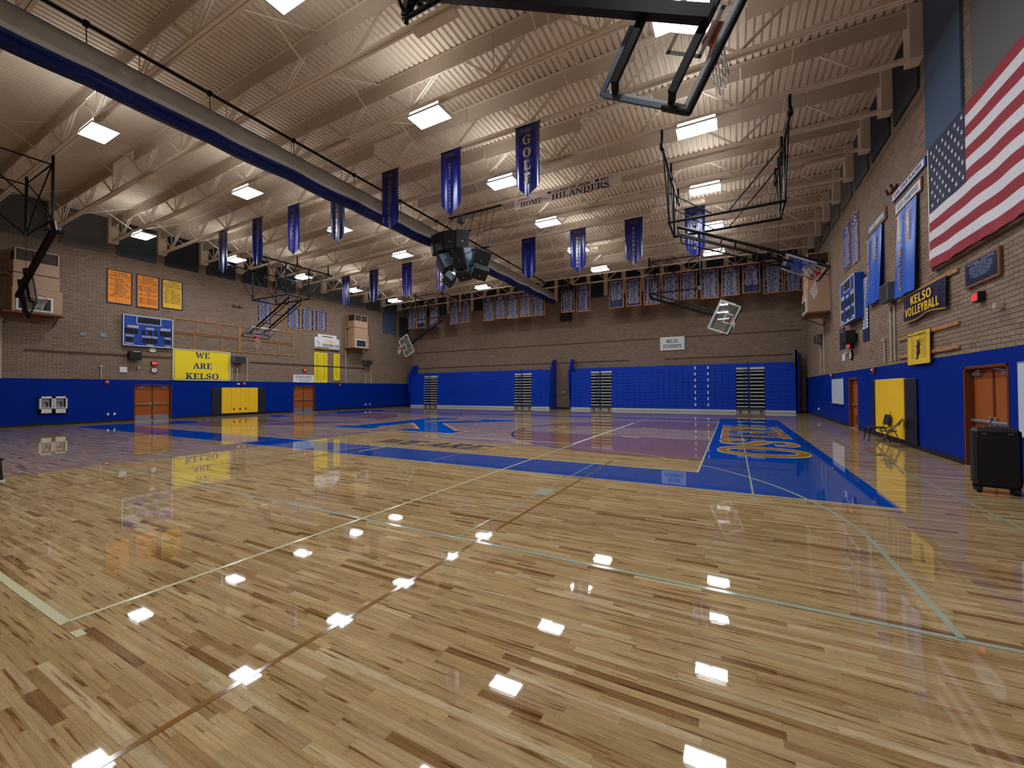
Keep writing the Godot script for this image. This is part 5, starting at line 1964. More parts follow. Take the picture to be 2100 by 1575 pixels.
	var w4 := [[526.3, 608.8, 557.1, 663.0, "standing apart behind the folded goal"], [587.4, 623.3, 615.7, 676.8, "touching a second one, behind the goal mast"], [616.5, 626.5, 643.0, 680.0, "in the middle of three in a row"], [645.4, 631.5, 670.5, 680.4, "nearest the air handler"]]
	for i in 4:
		var d: Array = w4[i]
		hung_print("record_banner", "navy WRESTLING record banner with gold edge, " + d[4], "banner", "L", v2(d[0], d[1]), v2(d[2], d[3]), "wrestling%d" % i, "wrestling banners")
	# takedown club board
	q = wall_thing("club_sign", "white and yellow TAKEDOWN CLUB sponsor board beside the air handler", "sign", "L", v2(644.3, 690.3), v2(695, 721.5))
	var cw: float = q[1]
	var chh: float = q[2]
	plate(q[0], "header", 0, chh * 0.60, cw, chh * 0.80, 0.02, 0.03, M["sign_white"], 0.005)
	plate(q[0], "top_card", 0.02, chh * 1.09, cw * 0.76, chh * 0.34, 0.01, 0.03, M["sign_white"], 0.005)
	plate(q[0], "yellow_strip", -cw * 0.17, chh * 0.17, cw * 0.66, chh * 0.14, 0.02, 0.03, M["sign_yellow"], 0.004)
	plate(q[0], "year_strip", cw * 0.33, chh * 0.17, cw * 0.33, chh * 0.14, 0.02, 0.028, M["grey_plate"], 0.004)
	plate(q[0], "navy_strip", 0, chh * 0.05, cw, chh * 0.09, 0.02, 0.03, M["navy_ink"], 0.004)
	lettering(q[0], "Kelso", serif, Vector3(cw * 0.08, chh * 0.76, 0.056), cw * 0.38, chh * 0.28, M["yellow_ink"])
	lettering(q[0], "TAKEDOWN CLUB", sans, Vector3(cw * 0.13, chh * 0.42, 0.056), cw * 0.66, chh * 0.22, M["navy_ink"])
	plate(q[0], "print_line", -cw * 0.17, chh * 0.17, cw * 0.56, chh * 0.05, 0.05, 0.003, M["navy_ink"], 0.001)
	plate(q[0], "print_line", 0.02, chh * 1.10, cw * 0.45, chh * 0.07, 0.04, 0.003, M["navy_ink"], 0.001)
	var sw := MB.new()
	sw.poly(PackedVector2Array([Vector2(-0.42, 0.72), Vector2(-0.37, 0.70), Vector2(-0.30, 0.55), Vector2(-0.36, 0.60)]), Vector3(0, 0, 0.057), Vector3(cw, 0, 0), Vector3(0, chh, 0))
	sw.poly(PackedVector2Array([Vector2(-0.38, 0.42), Vector2(-0.30, 0.50), Vector2(-0.26, 0.40), Vector2(-0.30, 0.44)]), Vector3(0, 0, 0.057), Vector3(cw, 0, 0), Vector3(0, chh, 0))
	part("emblem", sw, M["navy_ink"], q[0])
	var cols := [[644.0, 721.7, 657.4, 784.6, "first of the joined pair"], [657.9, 722.9, 671.0, 784.6, "second of the joined pair"], [683.7, 725.0, 696.4, 780.3, "hanging alone"]]
	for d in cols:
		hung_print("sponsor_strip", "yellow strip of sponsor names under the takedown club board, " + d[4], "banner", "L", v2(d[0], d[1]), v2(d[2], d[3]), "sponsors", "yellow sponsor strips", 0.004, 0.02)
	q = wall_thing("market_sign", "white HILANDER MARKET CONCESSIONS sign with arrow over the brown double door", "sign", "L", v2(600.7, 767.9), v2(643.2, 784.6))
	plate(q[0], "board", 0, q[2] * 0.5, q[1], q[2], 0.01, 0.025, M["sign_white"], 0.004)
	lettering(q[0], "HILANDER MARKET", serif_plain, Vector3(0, q[2] * 0.74, 0.038), q[1] * 0.78, q[2] * 0.26, M["black_ink"])
	lettering(q[0], "CONCESSIONS", serif_plain, Vector3(0, q[2] * 0.40, 0.038), q[1] * 0.74, q[2] * 0.22, M["navy_pale"])
	var ar := MB.new()
	ar.box(Vector3(-0.02, q[2] * 0.15, 0.038), Vector3(q[1] * 0.36, 0.03, 0.004))
	ar.poly(PackedVector2Array([Vector2(0.14, 0.09), Vector2(0.24, 0.15), Vector2(0.14, 0.21)]), Vector3(0, 0, 0.040), Vector3(q[1], 0, 0), Vector3(0, q[2], 0))
	part("arrow", ar, M["black_ink"], q[0])
	exit_sign("L", v2(620, 756), v2(626.6, 762), "lit red EXIT sign above the HILANDER MARKET sign")
	air_handler("L", -10.4, "brown air handler with white grille high on the brick near the bleachers", true)
	air_handler("L", 10.05, "brown air handler with white grille behind the folded goal above the fountains", true)
	conduit("L", 1.0, 655, 776, "cream pipe running down the brick past the air handler by the fountains")
	# drinking fountain alcoves
	for d in [[78.7, 813.3, 106.7, 846.7, "farther from the double door"], [108.5, 813.0, 135.5, 846.2, "nearer the double door"]]:
		var p := wall_thing("drinking_fountain", "white recessed drinking fountain in the blue wall, " + d[4], "fountain", "L", v2(d[0], d[1]), v2(d[2], d[3]), 0.0, "drinking fountains")
		var w: float = p[1]
		var h: float = p[2]
		var fr := MB.new()
		for s in [-1.0, 1.0]:
			fr.box(Vector3((w * 0.5 - 0.03) * s, h * 0.5, 0.10), Vector3(0.06, h, 0.18))
		fr.box(Vector3(0, h - 0.05, 0.10), Vector3(w, 0.10, 0.18))
		fr.box(Vector3(0, h * 0.13, 0.10), Vector3(w, h * 0.26, 0.18))
		part("surround", fr, M["white_paint"], p[0])
		var bs := MB.new()
		bs.box(Vector3(0, h * 0.58, 0.02), Vector3(w * 0.86, h * 0.62, 0.01))
		part("back_plate", bs, M["silver"], p[0])
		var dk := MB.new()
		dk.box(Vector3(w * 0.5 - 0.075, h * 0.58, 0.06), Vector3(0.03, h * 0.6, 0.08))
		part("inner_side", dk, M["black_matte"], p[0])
		var ba := MB.new()
		ba.bevel(Vector3(0, h * 0.32, 0.10), Vector3(w * 0.8, 0.09, 0.15), 0.03)
		part("basin", ba, M["aluminium"], p[0])
		var sp := MB.new()
		sp.path([Vector3(0.05, h * 0.35, 0.06), Vector3(0.05, h * 0.62, 0.06), Vector3(-0.06, h * 0.66, 0.12)], 0.02, 8)
		part("spout", sp, M["black_matte"], p[0])
	for d in [[221.3, 849.3, "farther from the double door"], [234.7, 848.8, "nearer the double door"]]:
		small_box("wall_outlet", "outlet", "L", v2(d[0] - 2.3, d[1] - 2.3), v2(d[0] + 2.3, d[1] + 2.3), 0.015, M["white_paint"], "white outlet low on the blue wall, " + d[2], "white outlets")
	for d in [[749.8, 829.5], [758.3, 829.0]]:
		small_box("wall_outlet", "outlet", "L", v2(d[0] - 1.2, d[1] - 1.6), v2(d[0] + 1.2, d[1] + 1.6), 0.015, M["white_paint"], "white outlet low on the blue wall near the bleacher corner", "outlets by the bleacher corner")
	wall_pad("L", 433.5, 453.6, 527.7, 544.0, 797.0, "yellow wall pad with navy sides and three cut outs between two double doors", true)
	wall_hook("L", 487, 630, "rusty red bracket bolted to the brick above the wooden battens")

func wall_hook(side: String, u: float, v: float, label: String) -> void:
	var a := lw(u, v) if side == "L" else rw(u, v)
	a.x = WL if side == "L" else WR
	var t := thing("wall_bracket", label, "bracket", a, PI / 2 if side == "L" else -PI / 2)
	plate(t, "plate", 0, 0, 0.7, 0.07, 0.008, 0.05, M["rust"], 0.005)
	var m := MB.new()
	for x in [-0.32, 0.1]:
		m.bar(Vector3(x, -0.05, 0.06), Vector3(x, 0.14, 0.12), 0.05, 0.05)
	part("arm", m, M["rust"], t)

# ---------------------------------------------------------------- far wall
func back_wall_things() -> void:
	var zj := joist_z(-8) + 0.12
	var list := []
	for q in [[103, 465, 210, 700], [217, 450, 328, 690], [380, 425, 492, 665], [632, 385, 752, 640], [770, 365, 900, 620], [1060, 325, 1195, 597], [1205, 305, 1340, 570], [1355, 285, 1503, 565], [1520, 262, 1665, 545], [1678, 245, 1835, 530]]:
		list.append([820 + q[0] / 6.176, 560 + q[1] / 6.176, 820 + q[2] / 6.176, 560 + q[3] / 6.176])
	for q in [[5, 275, 107, 455], [123, 258, 230, 447], [378, 228, 493, 420], [512, 207, 628, 405], [650, 188, 775, 395], [793, 165, 920, 370], [932, 145, 1068, 350], [1095, 128, 1235, 345], [1258, 110, 1398, 322], [1422, 90, 1562, 298], [1585, 75, 1740, 300], [1748, 60, 1895, 285]]:
		list.append([1150 + q[0] / 3.818, 520 + q[1] / 3.818, 1150 + q[2] / 3.818, 520 + q[3] / 3.818])
	var what := ["at the end by the corner", "second from the corner", "alone behind the side goal frame", "left of the pair near the side goal", "right of a pair near the side goal", "GIRLS TRACK, first of five", "GIRLS TRACK, second of five", "BOYS CROSS COUNTRY, third of five", "BOYS CROSS COUNTRY, fourth of five", "partly behind the divider curtain",
		"GIRLS CROSS COUNTRY, left of two", "GIRLS CROSS COUNTRY, right of two", "with a plain blue foot, right of the pair", "GIRLS SWIMMING", "BASEBALL, behind the goal's hanger pipe", "BASEBALL, above the goal mast", "BASEBALL, beside the softball banners", "GIRLS SOFTBALL in one line", "GIRLS SOFTBALL in two lines, full of rows", "GIRLS SOFTBALL, lower part plain blue", "FOOTBALL, wider than the others", "last before the corner, behind the glass backboard"]
	for i in list.size():
		var d: Array = list[i]
		var sp := spot("B", v2(d[0], d[1]), v2(d[2], d[3]), 0.0, zj)
		var t := thing("record_banner", "navy record banner with gold edge, " + what[i], "banner", sp[0], 0.0, "record banners above the bleachers")
		var top: float = 10.385 + crown(sp[0].x)
		var h: float = maxf(sp[2], 1.2)
		var y0: float = sp[0].y
		printed(t, sp[1], top - y0 if i < 22 else h, cell["back%d" % i], 0.0, "cloth", M["print_matte"], 0.015)
		var rod := MB.new()
		rod.tube(Vector3(-sp[1] * 0.52, top - y0 - 0.01, -0.02), Vector3(sp[1] * 0.52, top - y0 - 0.01, -0.02), 0.02, 6)
		rod.span(Vector3(-0.3, top - y0 - 0.01, -0.12), Vector3(-0.27, top - y0 + 0.03, 0.0))
		rod.span(Vector3(0.27, top - y0 - 0.01, -0.12), Vector3(0.3, top - y0 + 0.03, 0.0))
		part("rod", rod, M["oak"], t)
	var q := wall_thing("student_sign", "white KELSO STUDENTS sign on the brick above the bleachers", "sign", "B", v2(1354, 692.5), v2(1404.3, 717))
	plate(q[0], "board", 0, q[2] * 0.5, q[1], q[2], 0.05, 0.03, M["sign_white"], 0.008)
	lettering(q[0], "KELSO", sans, Vector3(0, q[2] * 0.68, 0.083), q[1] * 0.46, q[2] * 0.27, M["black_ink"])
	lettering(q[0], "STUDENTS", sans, Vector3(0, q[2] * 0.30, 0.083), q[1] * 0.74, q[2] * 0.27, M["black_ink"])
	q = wall_thing("wall_fan", "black wall fan on the brick above the gap between the bleachers", "fan", "B", v2(1151, 641), v2(1172, 658))
	plate(q[0], "housing", 0, q[2] * 0.5, q[1], q[2], 0.0, 0.2, M["black_matte"], 0.03)
	var gr := MB.new()
	for i in 3:
		gr.torus(Vector3(0, q[2] * 0.5, 0.22), Vector3(0, 0, 1), 0.10 + i * 0.07, 0.008, 20, 5)
	part("guard", gr, M["grey_metal"], q[0])
	q = wall_thing("control_box", "small pale control box on the brick in the gap between the bleachers", "box", "B", v2(1152.5, 801), v2(1161.5, 807.5))
	plate(q[0], "box", 0, q[2] * 0.5, q[1], q[2], 0.0, 0.12, M["aluminium"], 0.01)
	plate(q[0], "knob", 0, q[2] * 0.5, 0.06, 0.06, 0.12, 0.03, M["black_matte"], 0.01)
	# long sign hung along a joist
	var t := thing("home_sign", "long white HOME of the HILANDERS sign hung along a roof joist", "sign", Vector3(7.12, 10.02, joist_z(-1) + 0.14), 0.0)
	var w := 4.93
	var lo := MB.new()
	lo.bevel(Vector3(0, 0.16, 0.02), Vector3(w, 0.32, 0.03), 0.006)
	part("lower_board", lo, M["sign_grey"], t)
	var up := MB.new()
	var tb := Basis(Vector3(1, 0, 0), -0.35)
	up.bevel(Vector3(0, 0.43, -0.015), Vector3(w, 0.24, 0.03), 0.006, tb)
	part("upper_board", up, M["sign_grey"], t)
	lettering(t, "HOME", serif, Vector3(-1.60, 0.165, 0.037), 1.08, 0.25, M["black_ink"])
	lettering(t, "of the", serif_plain, Vector3(-0.88, 0.18, 0.037), 0.27, 0.10, M["black_ink"])
	lettering(t, "HILANDERS", serif, Vector3(0.68, 0.175, 0.037), 2.55, 0.25, M["black_ink"])
	var ul := MB.new()
	ul.box(Vector3(1.05, 0.035, 0.037), Vector3(0.4, 0.03, 0.004))
	ul.box(Vector3(1.85, 0.035, 0.037), Vector3(0.4, 0.03, 0.004))
	part("underline", ul, M["red_ink"], t)
	lettering(t, "CLASS OF 2020", sans, Vector3(0.30, 0.43, 0.005), 1.65, 0.16, M["black_ink"], "lettering", tb)
	lettering(t, "AEC", sans, Vector3(1.76, 0.44, 0.005), 0.36, 0.15, M["black_ink"], "lettering", tb)
	var lg := MB.new()
	lg.poly(circle(0.085), Vector3(1.44, 0.44, 0.006), tb.x, tb.y)
	lg.poly(PackedVector2Array([Vector2(-0.14, -0.02), Vector2(0, -0.08), Vector2(0.14, -0.02), Vector2(0, 0.09)]), Vector3(-0.72, 0.43, 0.006), tb.x, tb.y)
	part("emblem", lg, M["black_ink"], t)
	lettering(t, "Millennium", serif, Vector3(-1.98, 0.43, 0.005), 0.62, 0.13, M["red_ink"], "lettering", tb)
	for x in [-2.3, 0.0, 2.3]:
		var br := MB.new()
		br.bar(Vector3(x, 0.50, -0.05), Vector3(x, 0.52, -0.14), 0.04, 0.04)
		part("hook", br, M["black_steel"], t)

func circle(r: float, n := 20) -> PackedVector2Array:
	var p := PackedVector2Array()
	for i in n:
		p.append(Vector2(cos(TAU * i / n), sin(TAU * i / n)) * r)
	return p

# ---------------------------------------------------------------- right wall
func flag_image() -> ImageTexture:
	var W := 1024
	var H := 540
	var im := Image.create(W, H, false, Image.FORMAT_RGB8)
	var red := Color(0.56, 0.07, 0.15)
	var white := Color(0.84, 0.84, 0.87)
	for i in 13:
		var y0 := int(round(H * i / 13.0))
		var y1 := int(round(H * (i + 1) / 13.0))
		im.fill_rect(Rect2i(0, y0, W, y1 - y0), red if i % 2 == 0 else white)
	var cwid := int(W * 0.40 * 0.80)
	var chei := int(round(H * 7 / 13.0))
	im.fill_rect(Rect2i(0, 0, cwid, chei), Color(0.07, 0.08, 0.24))
	for row in 9:
		var n := 6 if row % 2 == 0 else 5
		for k in n:
			var cx := cwid * ((k * 2 + 1 + (row % 2)) / 12.0)
			var cy := chei * ((row + 1) / 10.0)
			var pts := PackedVector2Array()
			for a in 10:
				var rr := 12.5 if a % 2 == 0 else 5.0
				var th := -PI / 2 + TAU * a / 10.0
				pts.append(Vector2(cx + cos(th) * rr, cy + sin(th) * rr))
			for yy in range(int(cy) - 13, int(cy) + 14):
				for xx in range(int(cx) - 13, int(cx) + 14):
					if xx >= 0 and yy >= 0 and Geometry2D.is_point_in_polygon(Vector2(xx, yy), pts):
						im.set_pixel(xx, yy, white)
	return ImageTexture.create_from_image(im)

func satin(called: String, label: String, tl: Vector2, br: Vector2, words: String, right_words: String, seed_: int) -> void:
	# tall shiny blue school banner with gold lettering read upwards
	var q := wall_thing(called, label, "banner", "R", tl, br)
	var t: Node3D = q[0]
	var w: float = q[1]
	var h: float = q[2]
	var mb := MB.new()
	var n := 16
	for i in n:
		for j in 8:
			var P := func(a, b):
				var f: float = float(a) / n
				var g: float = float(b) / 8.0
				return Vector3((f - 0.5) * w, g * h, 0.06 + (1.0 - g) * 0.10 + 0.018 * sin(f * 11.0 + seed_ + g) * (1.2 - g))
			mb.quad(P.call(i, j), P.call(i + 1, j), P.call(i + 1, j + 1), P.call(i, j + 1))
	for i in n:
		var f0 := float(i) / n
		var f1 := float(i + 1) / n
		mb.quad(Vector3((f1 - 0.5) * w, 0, 0.13), Vector3((f0 - 0.5) * w, 0, 0.13), Vector3((f0 - 0.5) * w, h, 0.035), Vector3((f1 - 0.5) * w, h, 0.035))
	part("cloth", mb, M["satin_blue"], t)
	var up := Basis(Vector3(0, 1, 0), Vector3(-1, 0, 0), Vector3(0, 0, 1))
	lettering(t, words, serif, Vector3(-w * 0.26, h * 0.5, 0.145), h * 0.86, w * 0.22, M["gold_ink"], "lettering", up)
	lettering(t, right_words, serif, Vector3(w * 0.14, h * 0.74, 0.115), h * 0.34, w * 0.20, M["gold_ink"], "lettering", up)
	var rod := MB.new()
	rod.tube(Vector3(-w * 0.52, h, 0.05), Vector3(w * 0.52, h, 0.05), 0.03, 8)
	rod.bar(Vector3(-w * 0.4, h, 0.05), Vector3(-w * 0.4, h, 0.0), 0.03, 0.03)
	rod.bar(Vector3(w * 0.4, h, 0.05), Vector3(w * 0.4, h, 0.0), 0.03, 0.03)
	part("rod", rod, M["oak"], t)

func board_sign(label: String, tl: Vector2, br: Vector2, words: String, ground: Material, ink: Material, rim: Material, depth := 0.05) -> void:
	var q := wall_thing("wall_sign", label, "sign", "R", tl, br)
	plate(q[0], "board", 0, q[2] * 0.5, q[1], q[2], 0.0, depth, rim, 0.01)
	plate(q[0], "face", 0, q[2] * 0.5, q[1] * 0.95, q[2] * 0.76, depth, 0.006, ground, 0.002)
	lettering(q[0], words, sans, Vector3(0, q[2] * 0.5, depth + 0.009), q[1] * 0.84, q[2] * 0.44, ink)

func right_wall_things() -> void:
	double_door("R", DOOR_R1, "brown double door with panic bars behind the black wheeled case", false)
	# single door beside the whiteboard
	var z := door_range("R", DOOR_R2)
	var t := thing("single_door", "brown single door between the small whiteboard and the yellow pad", "door", Vector3(XR, 0, (z.x + z.y) * 0.5), -PI / 2)
	var w := z.y - z.x
	var fr := MB.new()
	for s in [-1.0, 1.0]:
		fr.bevel(Vector3((w * 0.5 - 0.05) * s, 1.085, -0.12), Vector3(0.10, 2.17, 0.26), 0.006)
	fr.bevel(Vector3(0, 2.12, -0.12), Vector3(w, 0.10, 0.26), 0.006)
	part("frame", fr, M["door_frame"], t)
	var leaf := plate(t, "leaf", 0, 1.04, w - 0.2, 2.07, -0.19, 0.05, M["door_brown"])
	var pb := MB.new()
	pb.bevel(Vector3(0, 1.0, -0.08), Vector3(w * 0.72, 0.06, 0.06), 0.015)
	pb.bevel(Vector3(w * 0.28, 1.0, -0.11), Vector3(0.07, 0.22, 0.05), 0.01)
	part("panic_bar", pb, M["silver"], leaf)
	var cl := MB.new()
	cl.bevel(Vector3(0, 1.98, -0.10), Vector3(0.30, 0.07, 0.07), 0.01)
	part("closer", cl, M["silver"], leaf)
	var lv := MB.new()
	lv.bevel(Vector3(0, 0.36, -0.137), Vector3(w * 0.5, 0.36, 0.008), 0.002)
	part("vent_grille", lv, M["wood_dark"], leaf)
	var th := MB.new()
	th.span(Vector3(-w * 0.5, 0, -0.28), Vector3(w * 0.5, 0.012, 0.03))
	part("threshold", th, M["aluminium"], t)
	# the flag on its board
	var f := thing("flag", "large flag with stars and red and white stripes on the brick", "flag", Vector3(WR, 4.60, 5.80), -PI / 2)
	var bk := MB.new()
	bk.bevel(Vector3(0, 1.56, 0.045), Vector3(5.82, 3.10, 0.09), 0.01)
	part("backing_board", bk, M["board_tan"], f)
	var fm: StandardMaterial3D = M["flag_cloth"]
	fm.albedo_texture = flag_image()
	fm.texture_repeat = false
	var fc := MB.new()
	var nx := 48
	var ny := 26
	var FP := func(a, b):
		var u: float = float(a) / nx
		var v: float = float(b) / ny
		var ripple: float = 0.016 * sin(u * 30.0 + v * 6.0) * (1.0 - v) + 0.03 * exp(-v * 14.0) * (1.0 + 0.5 * sin(u * 60.0))
		return Vector3((u - 0.5) * 5.76, 0.05 + v * 3.03 + 0.012 * sin(u * 23.0) * (1.0 - v), 0.115 + ripple)
	for i in nx:
		for j in ny:
			var uv := [Vector2(float(i) / nx, 1.0 - float(j) / ny), Vector2(float(i + 1) / nx, 1.0 - float(j) / ny), Vector2(float(i + 1) / nx, 1.0 - float(j + 1) / ny), Vector2(float(i) / nx, 1.0 - float(j + 1) / ny)]
			fc.quad(FP.call(i, j), FP.call(i + 1, j), FP.call(i + 1, j + 1), FP.call(i, j + 1), Vector3.ZERO, uv)
	part("cloth", fc, fm, f)
	var hd := MB.new()
	hd.bevel(Vector3(-2.90, 1.55, 0.12), Vector3(0.035, 3.06, 0.012), 0.003)
	part("heading", hd, M["white_paint"], f, "white heading strip")
	# banners and signs towards the far corner
	satin("school_banner", "tall shiny blue banner with gold lettering next to the flag", v2(1847, 437), v2(1891, 591), "Kelso High School", "Hilanders", 1)
	satin("school_banner", "tall shiny blue banner with gold lettering beside the grey heater", v2(1784, 489), v2(1817, 612), "Kelso High School", "Home", 4)
	board_sign("long blue and white lettered board touching the flag, top of two", v2(1834.2, 400), v2(1902.8, 338), "GSHL STATE PLACERS", M["sign_white"], M["navy_ink"], M["scoreboard_blue"])
	board_sign("white lettered board below the long blue and white one by the flag", v2(1841, 420), v2(1895, 388), "STATE CHAMPIONS", M["sign_white"], M["navy_pale"], M["oak"])
	board_sign("navy and white lettered board above the farther tall blue banner", v2(1784, 465), v2(1821, 447), "LEAGUE CHAMPIONS", M["navy_vinyl"], M["white_ink"], M["oak"])
	hung_print("record_banner", "narrow navy record banner with gold edge, plain at its foot, above the scoreboard", "banner", "R", v2(1732, 468), v2(1746.4, 546), "small0", "navy banners above the scoreboard")
	hung_print("record_banner", "narrow navy record banner with gold edge, full of rows, above the scoreboard", "banner", "R", v2(1748.4, 447.6), v2(1763.5, 533), "small1", "navy banners above the scoreboard")
	scoreboard("R", v2(1723.8, 586), v2(1754.2, 652), 0.3, "blue scoreboard with white trim on the flag wall")
	hung_print("name_strip_board", "tall narrow board of white name strips beside the scoreboard", "board", "R", v2(1770, 568), v2(1784, 697), "strips", "", 0.0, 0.03, "board")
	hung_print("name_strip_board", "narrow navy name board below the scoreboard, behind the black speaker", "board", "R", v2(1723.5, 676), v2(1734.5, 714), "strips_b", "", 0.0, 0.03, "board")
	var q := wall_thing("wall_speaker", "black loudspeaker on the brick below the scoreboard on the flag wall", "speaker", "R", v2(1727, 683), v2(1739, 703), 0.35)
	plate(q[0], "cabinet", 0, q[2] * 0.5, q[1], q[2], 0.08, 0.35, M["black_matte"], 0.03)
	plate(q[0], "bracket", 0, q[2] * 0.5, 0.15, 0.15, 0.0, 0.1, M["black_steel"], 0.01)
	exit_sign("R", v2(1745.5, 704), v2(1752, 713), "lit red EXIT sign above the clock by the small whiteboard")
	clock("R", 1748.5, 727.7, 0.21, "round white wall clock above the single brown door")
	small_box("intercom", "intercom", "R", v2(1729.8, 727), v2(1734.6, 740), 0.04, M["sign_white"], "white intercom panel above the small whiteboard")
	small_box("sensor_box", "sensor", "R", v2(1738, 722), v2(1741, 727), 0.1, M["cream_metal"], "little cream box beside the clock on the flag wall")
	strobe("R", 1708.5, 770.5, "fire strobe in a clear dome above the small whiteboard")
	strobe("R", 1795, 759.5, "fire strobe in a clear dome above the yellow pad")
	# whiteboards
	for d in [[1707.3, 777.5, 1732.5, 830.4, "small whiteboard with tray beside the single brown door"], [2092, 742, 2150, 905, "whiteboard right of the double door behind the black case"]]:
		q = wall_thing("whiteboard", d[4], "whiteboard", "R", v2(d[0], d[1]), v2(d[2], d[3]))
		plate(q[0], "frame", 0, q[2] * 0.5, q[1], q[2], 0.012, 0.02, M["aluminium"], 0.005)
		plate(q[0], "board", 0, q[2] * 0.5, q[1] - 0.06, q[2] - 0.06, 0.03, 0.006, M["board_white"], 0.002)
		plate(q[0], "tray", 0, 0.02, q[1], 0.03, 0.012, 0.09, M["aluminium"], 0.006)
	wall_pad("R", 1791.0, 1801.4, 1860.3, 1884.0, 790.0, "yellow wall pad with navy sides behind the two chairs", false)
	heater("R", v2(1808, 580), v2(1843, 609), "grey unit heater hanging between the two tall blue banners", 0.28, [Vector3(WR, 4.42, -0.06), 0.78, 0.56])
	heater("R", v2(1671, 686), v2(1683, 703), "small grey unit heater near the far corner of the flag wall", 0.28, [Vector3(WR, 4.30, -12.28), 0.64, 0.5])
	conduit("R", 1830.5, 632, 742, "cream conduit running down from the heater between the blue banners")
	conduit("R", 1838.0, 622, 740, "long thin cream conduit beside the heater's own pipe", false)
	conduit("R", 1817.5, 697, 745, "short cream conduit left of the heater pipes")
	conduit("R", 1691.5, 652, 768, "cream pipe below the air handler shelf by the far corner", false)
	conduit("R", 1684.5, 710, 768, "thin cream pipe under the small heater by the far corner", false)
	air_handler("R", -10.4, "brown air handler high on the flag wall near the far corner", true)
	# volleyball banner, sponsor banner and the battens that carry them
	for d in [[4.36, "highest wooden batten, behind the KELSO VOLLEYBALL banner"], [3.17, "wooden batten at the top of the yellow sponsor banner"], [2.63, "wooden batten just above the blue band behind the sponsor banner"]]:
		var m := MB.new()
		m.bevel(Vector3(0, 0, 0.025), Vector3(3.78, 0.09, 0.05), 0.008)
		single("wall_batten", m, M["wood_strip"], d[1], "batten", Vector3(WR, d[0], 2.16), -PI / 2, "wall battens")
	q = wall_thing("volleyball_banner", "navy KELSO VOLLEYBALL banner with gold letters below the flag", "banner", "R", v2(1856.5, 611), v2(1941, 627))
	var bw_: float = q[1]
	var bh: float = 0.74
	bw_ = 2.66
	q[0].position = Vector3(WR, 3.61, 2.28)
	var vb := MB.new()
	var VP := func(a, b):
		var u: float = a / 20.0
		var v: float = b / 6.0
		return Vector3((u - 0.5) * bw_, v * bh - (1.0 - v) * 0.08 * sin(u * PI * 2.2) * 0.5 , 0.07 + 0.02 * sin(u * 12.0) * (1.0 - v) + (1.0 - v) * 0.03)
	for i in 20:
		for j in 6:
			vb.quad(VP.call(i, j), VP.call(i + 1, j), VP.call(i + 1, j + 1), VP.call(i, j + 1))
	part("cloth", vb, M["navy_vinyl"], q[0])
	var ed := MB.new()
	for j in [0, 6]:
		ed = MB.new()
		for i in 20:
			ed.tube(VP.call(i, j), VP.call(i + 1, j), 0.016, 6)
		part("gold_edge", ed, M["gold_ink"], q[0])
	lettering(q[0], "KELSO", sans, Vector3(-0.05, bh * 0.70, 0.115), bw_ * 0.50, bh * 0.32, M["yellow_ink"])
	lettering(q[0], "VOLLEYBALL", sans, Vector3(-0.02, bh * 0.30, 0.125), bw_ * 0.82, bh * 0.32, M["yellow_ink"])
	q = wall_thing("sponsor_banner", "yellow THANK YOU SPONSORS banner hung over the edge of the blue band", "banner", "R", v2(1871, 686), v2(1918, 743))
	printed(q[0], q[1], q[2], cell["thanks"], 0.09, "cloth", M["print_matte"], 0.012)
	lettering(q[0], "Thank You Sponsors", sans, Vector3(0, q[2] * 0.90, 0.125), q[1] * 0.86, q[2] * 0.075, M["navy_ink"])
	var pl := MB.new()
	for p in [[[0.02, 0.62], [0.10, 0.68], [0.16, 0.80], [0.19, 0.79], [0.13, 0.66], [0.10, 0.58], [0.09, 0.45], [0.12, 0.36], [0.05, 0.30], [0.06, 0.22], [-0.02, 0.14], [-0.05, 0.15], [0.0, 0.24], [-0.01, 0.34], [0.02, 0.46], [-0.02, 0.52]]]:
		var pp := PackedVector2Array()
		for k in p:
			pp.append(Vector2(k[0] * q[1], k[1] * q[2]))
		pl.poly(pp, Vector3(0, 0, 0.125), Vector3(1, 0, 0), Vector3(0, 1, 0))
	pl.poly(circle(0.05), Vector3(0.05 * q[1], 0.70 * q[2], 0.125), Vector3(1, 0, 0), Vector3(0, 1, 0))
	part("player_silhouette", pl, M["navy_ink"], q[0])
	q = wall_thing("framed_plaque", "large dark blue framed text board below the flag", "plaque", "R", v2(1986.7, 541), v2(2060, 563))
	var ph := 1.0
	var pa := rw(1986.7, 540)
	var pb2 := rw(1987.7, 593.7)
	ph = pa.y - pb2.y
	q[0].position.y = pb2.y
	plate(q[0], "frame", 0, ph * 0.5, q[1], ph, 0.0, 0.06, M["oak"], 0.012)
	printed(q[0], q[1] - 0.12, ph - 0.12, cell["plaque"], 0.066, "print", M["print_gloss"], 0.0, 0.004, 0.06)
	exit_sign("R", v2(2010, 601), v2(2024, 616), "lit red EXIT sign above the double door by the black case")
	small_box("sensor_box", "sensor", "R", v2(2055.5, 620), v2(2061.5, 631), 0.12, M["cream_metal"], "cream box on the brick beside the EXIT sign by the flag")
	wall_hook("R", 1835, 388, "rusty bracket on the brick above the tall blue banners")
	small_box("wall_outlet", "outlet", "R", v2(1678.3, 836), v2(1681, 841), 0.015, M["white_paint"], "white outlet low on the blue wall near the far corner", "")

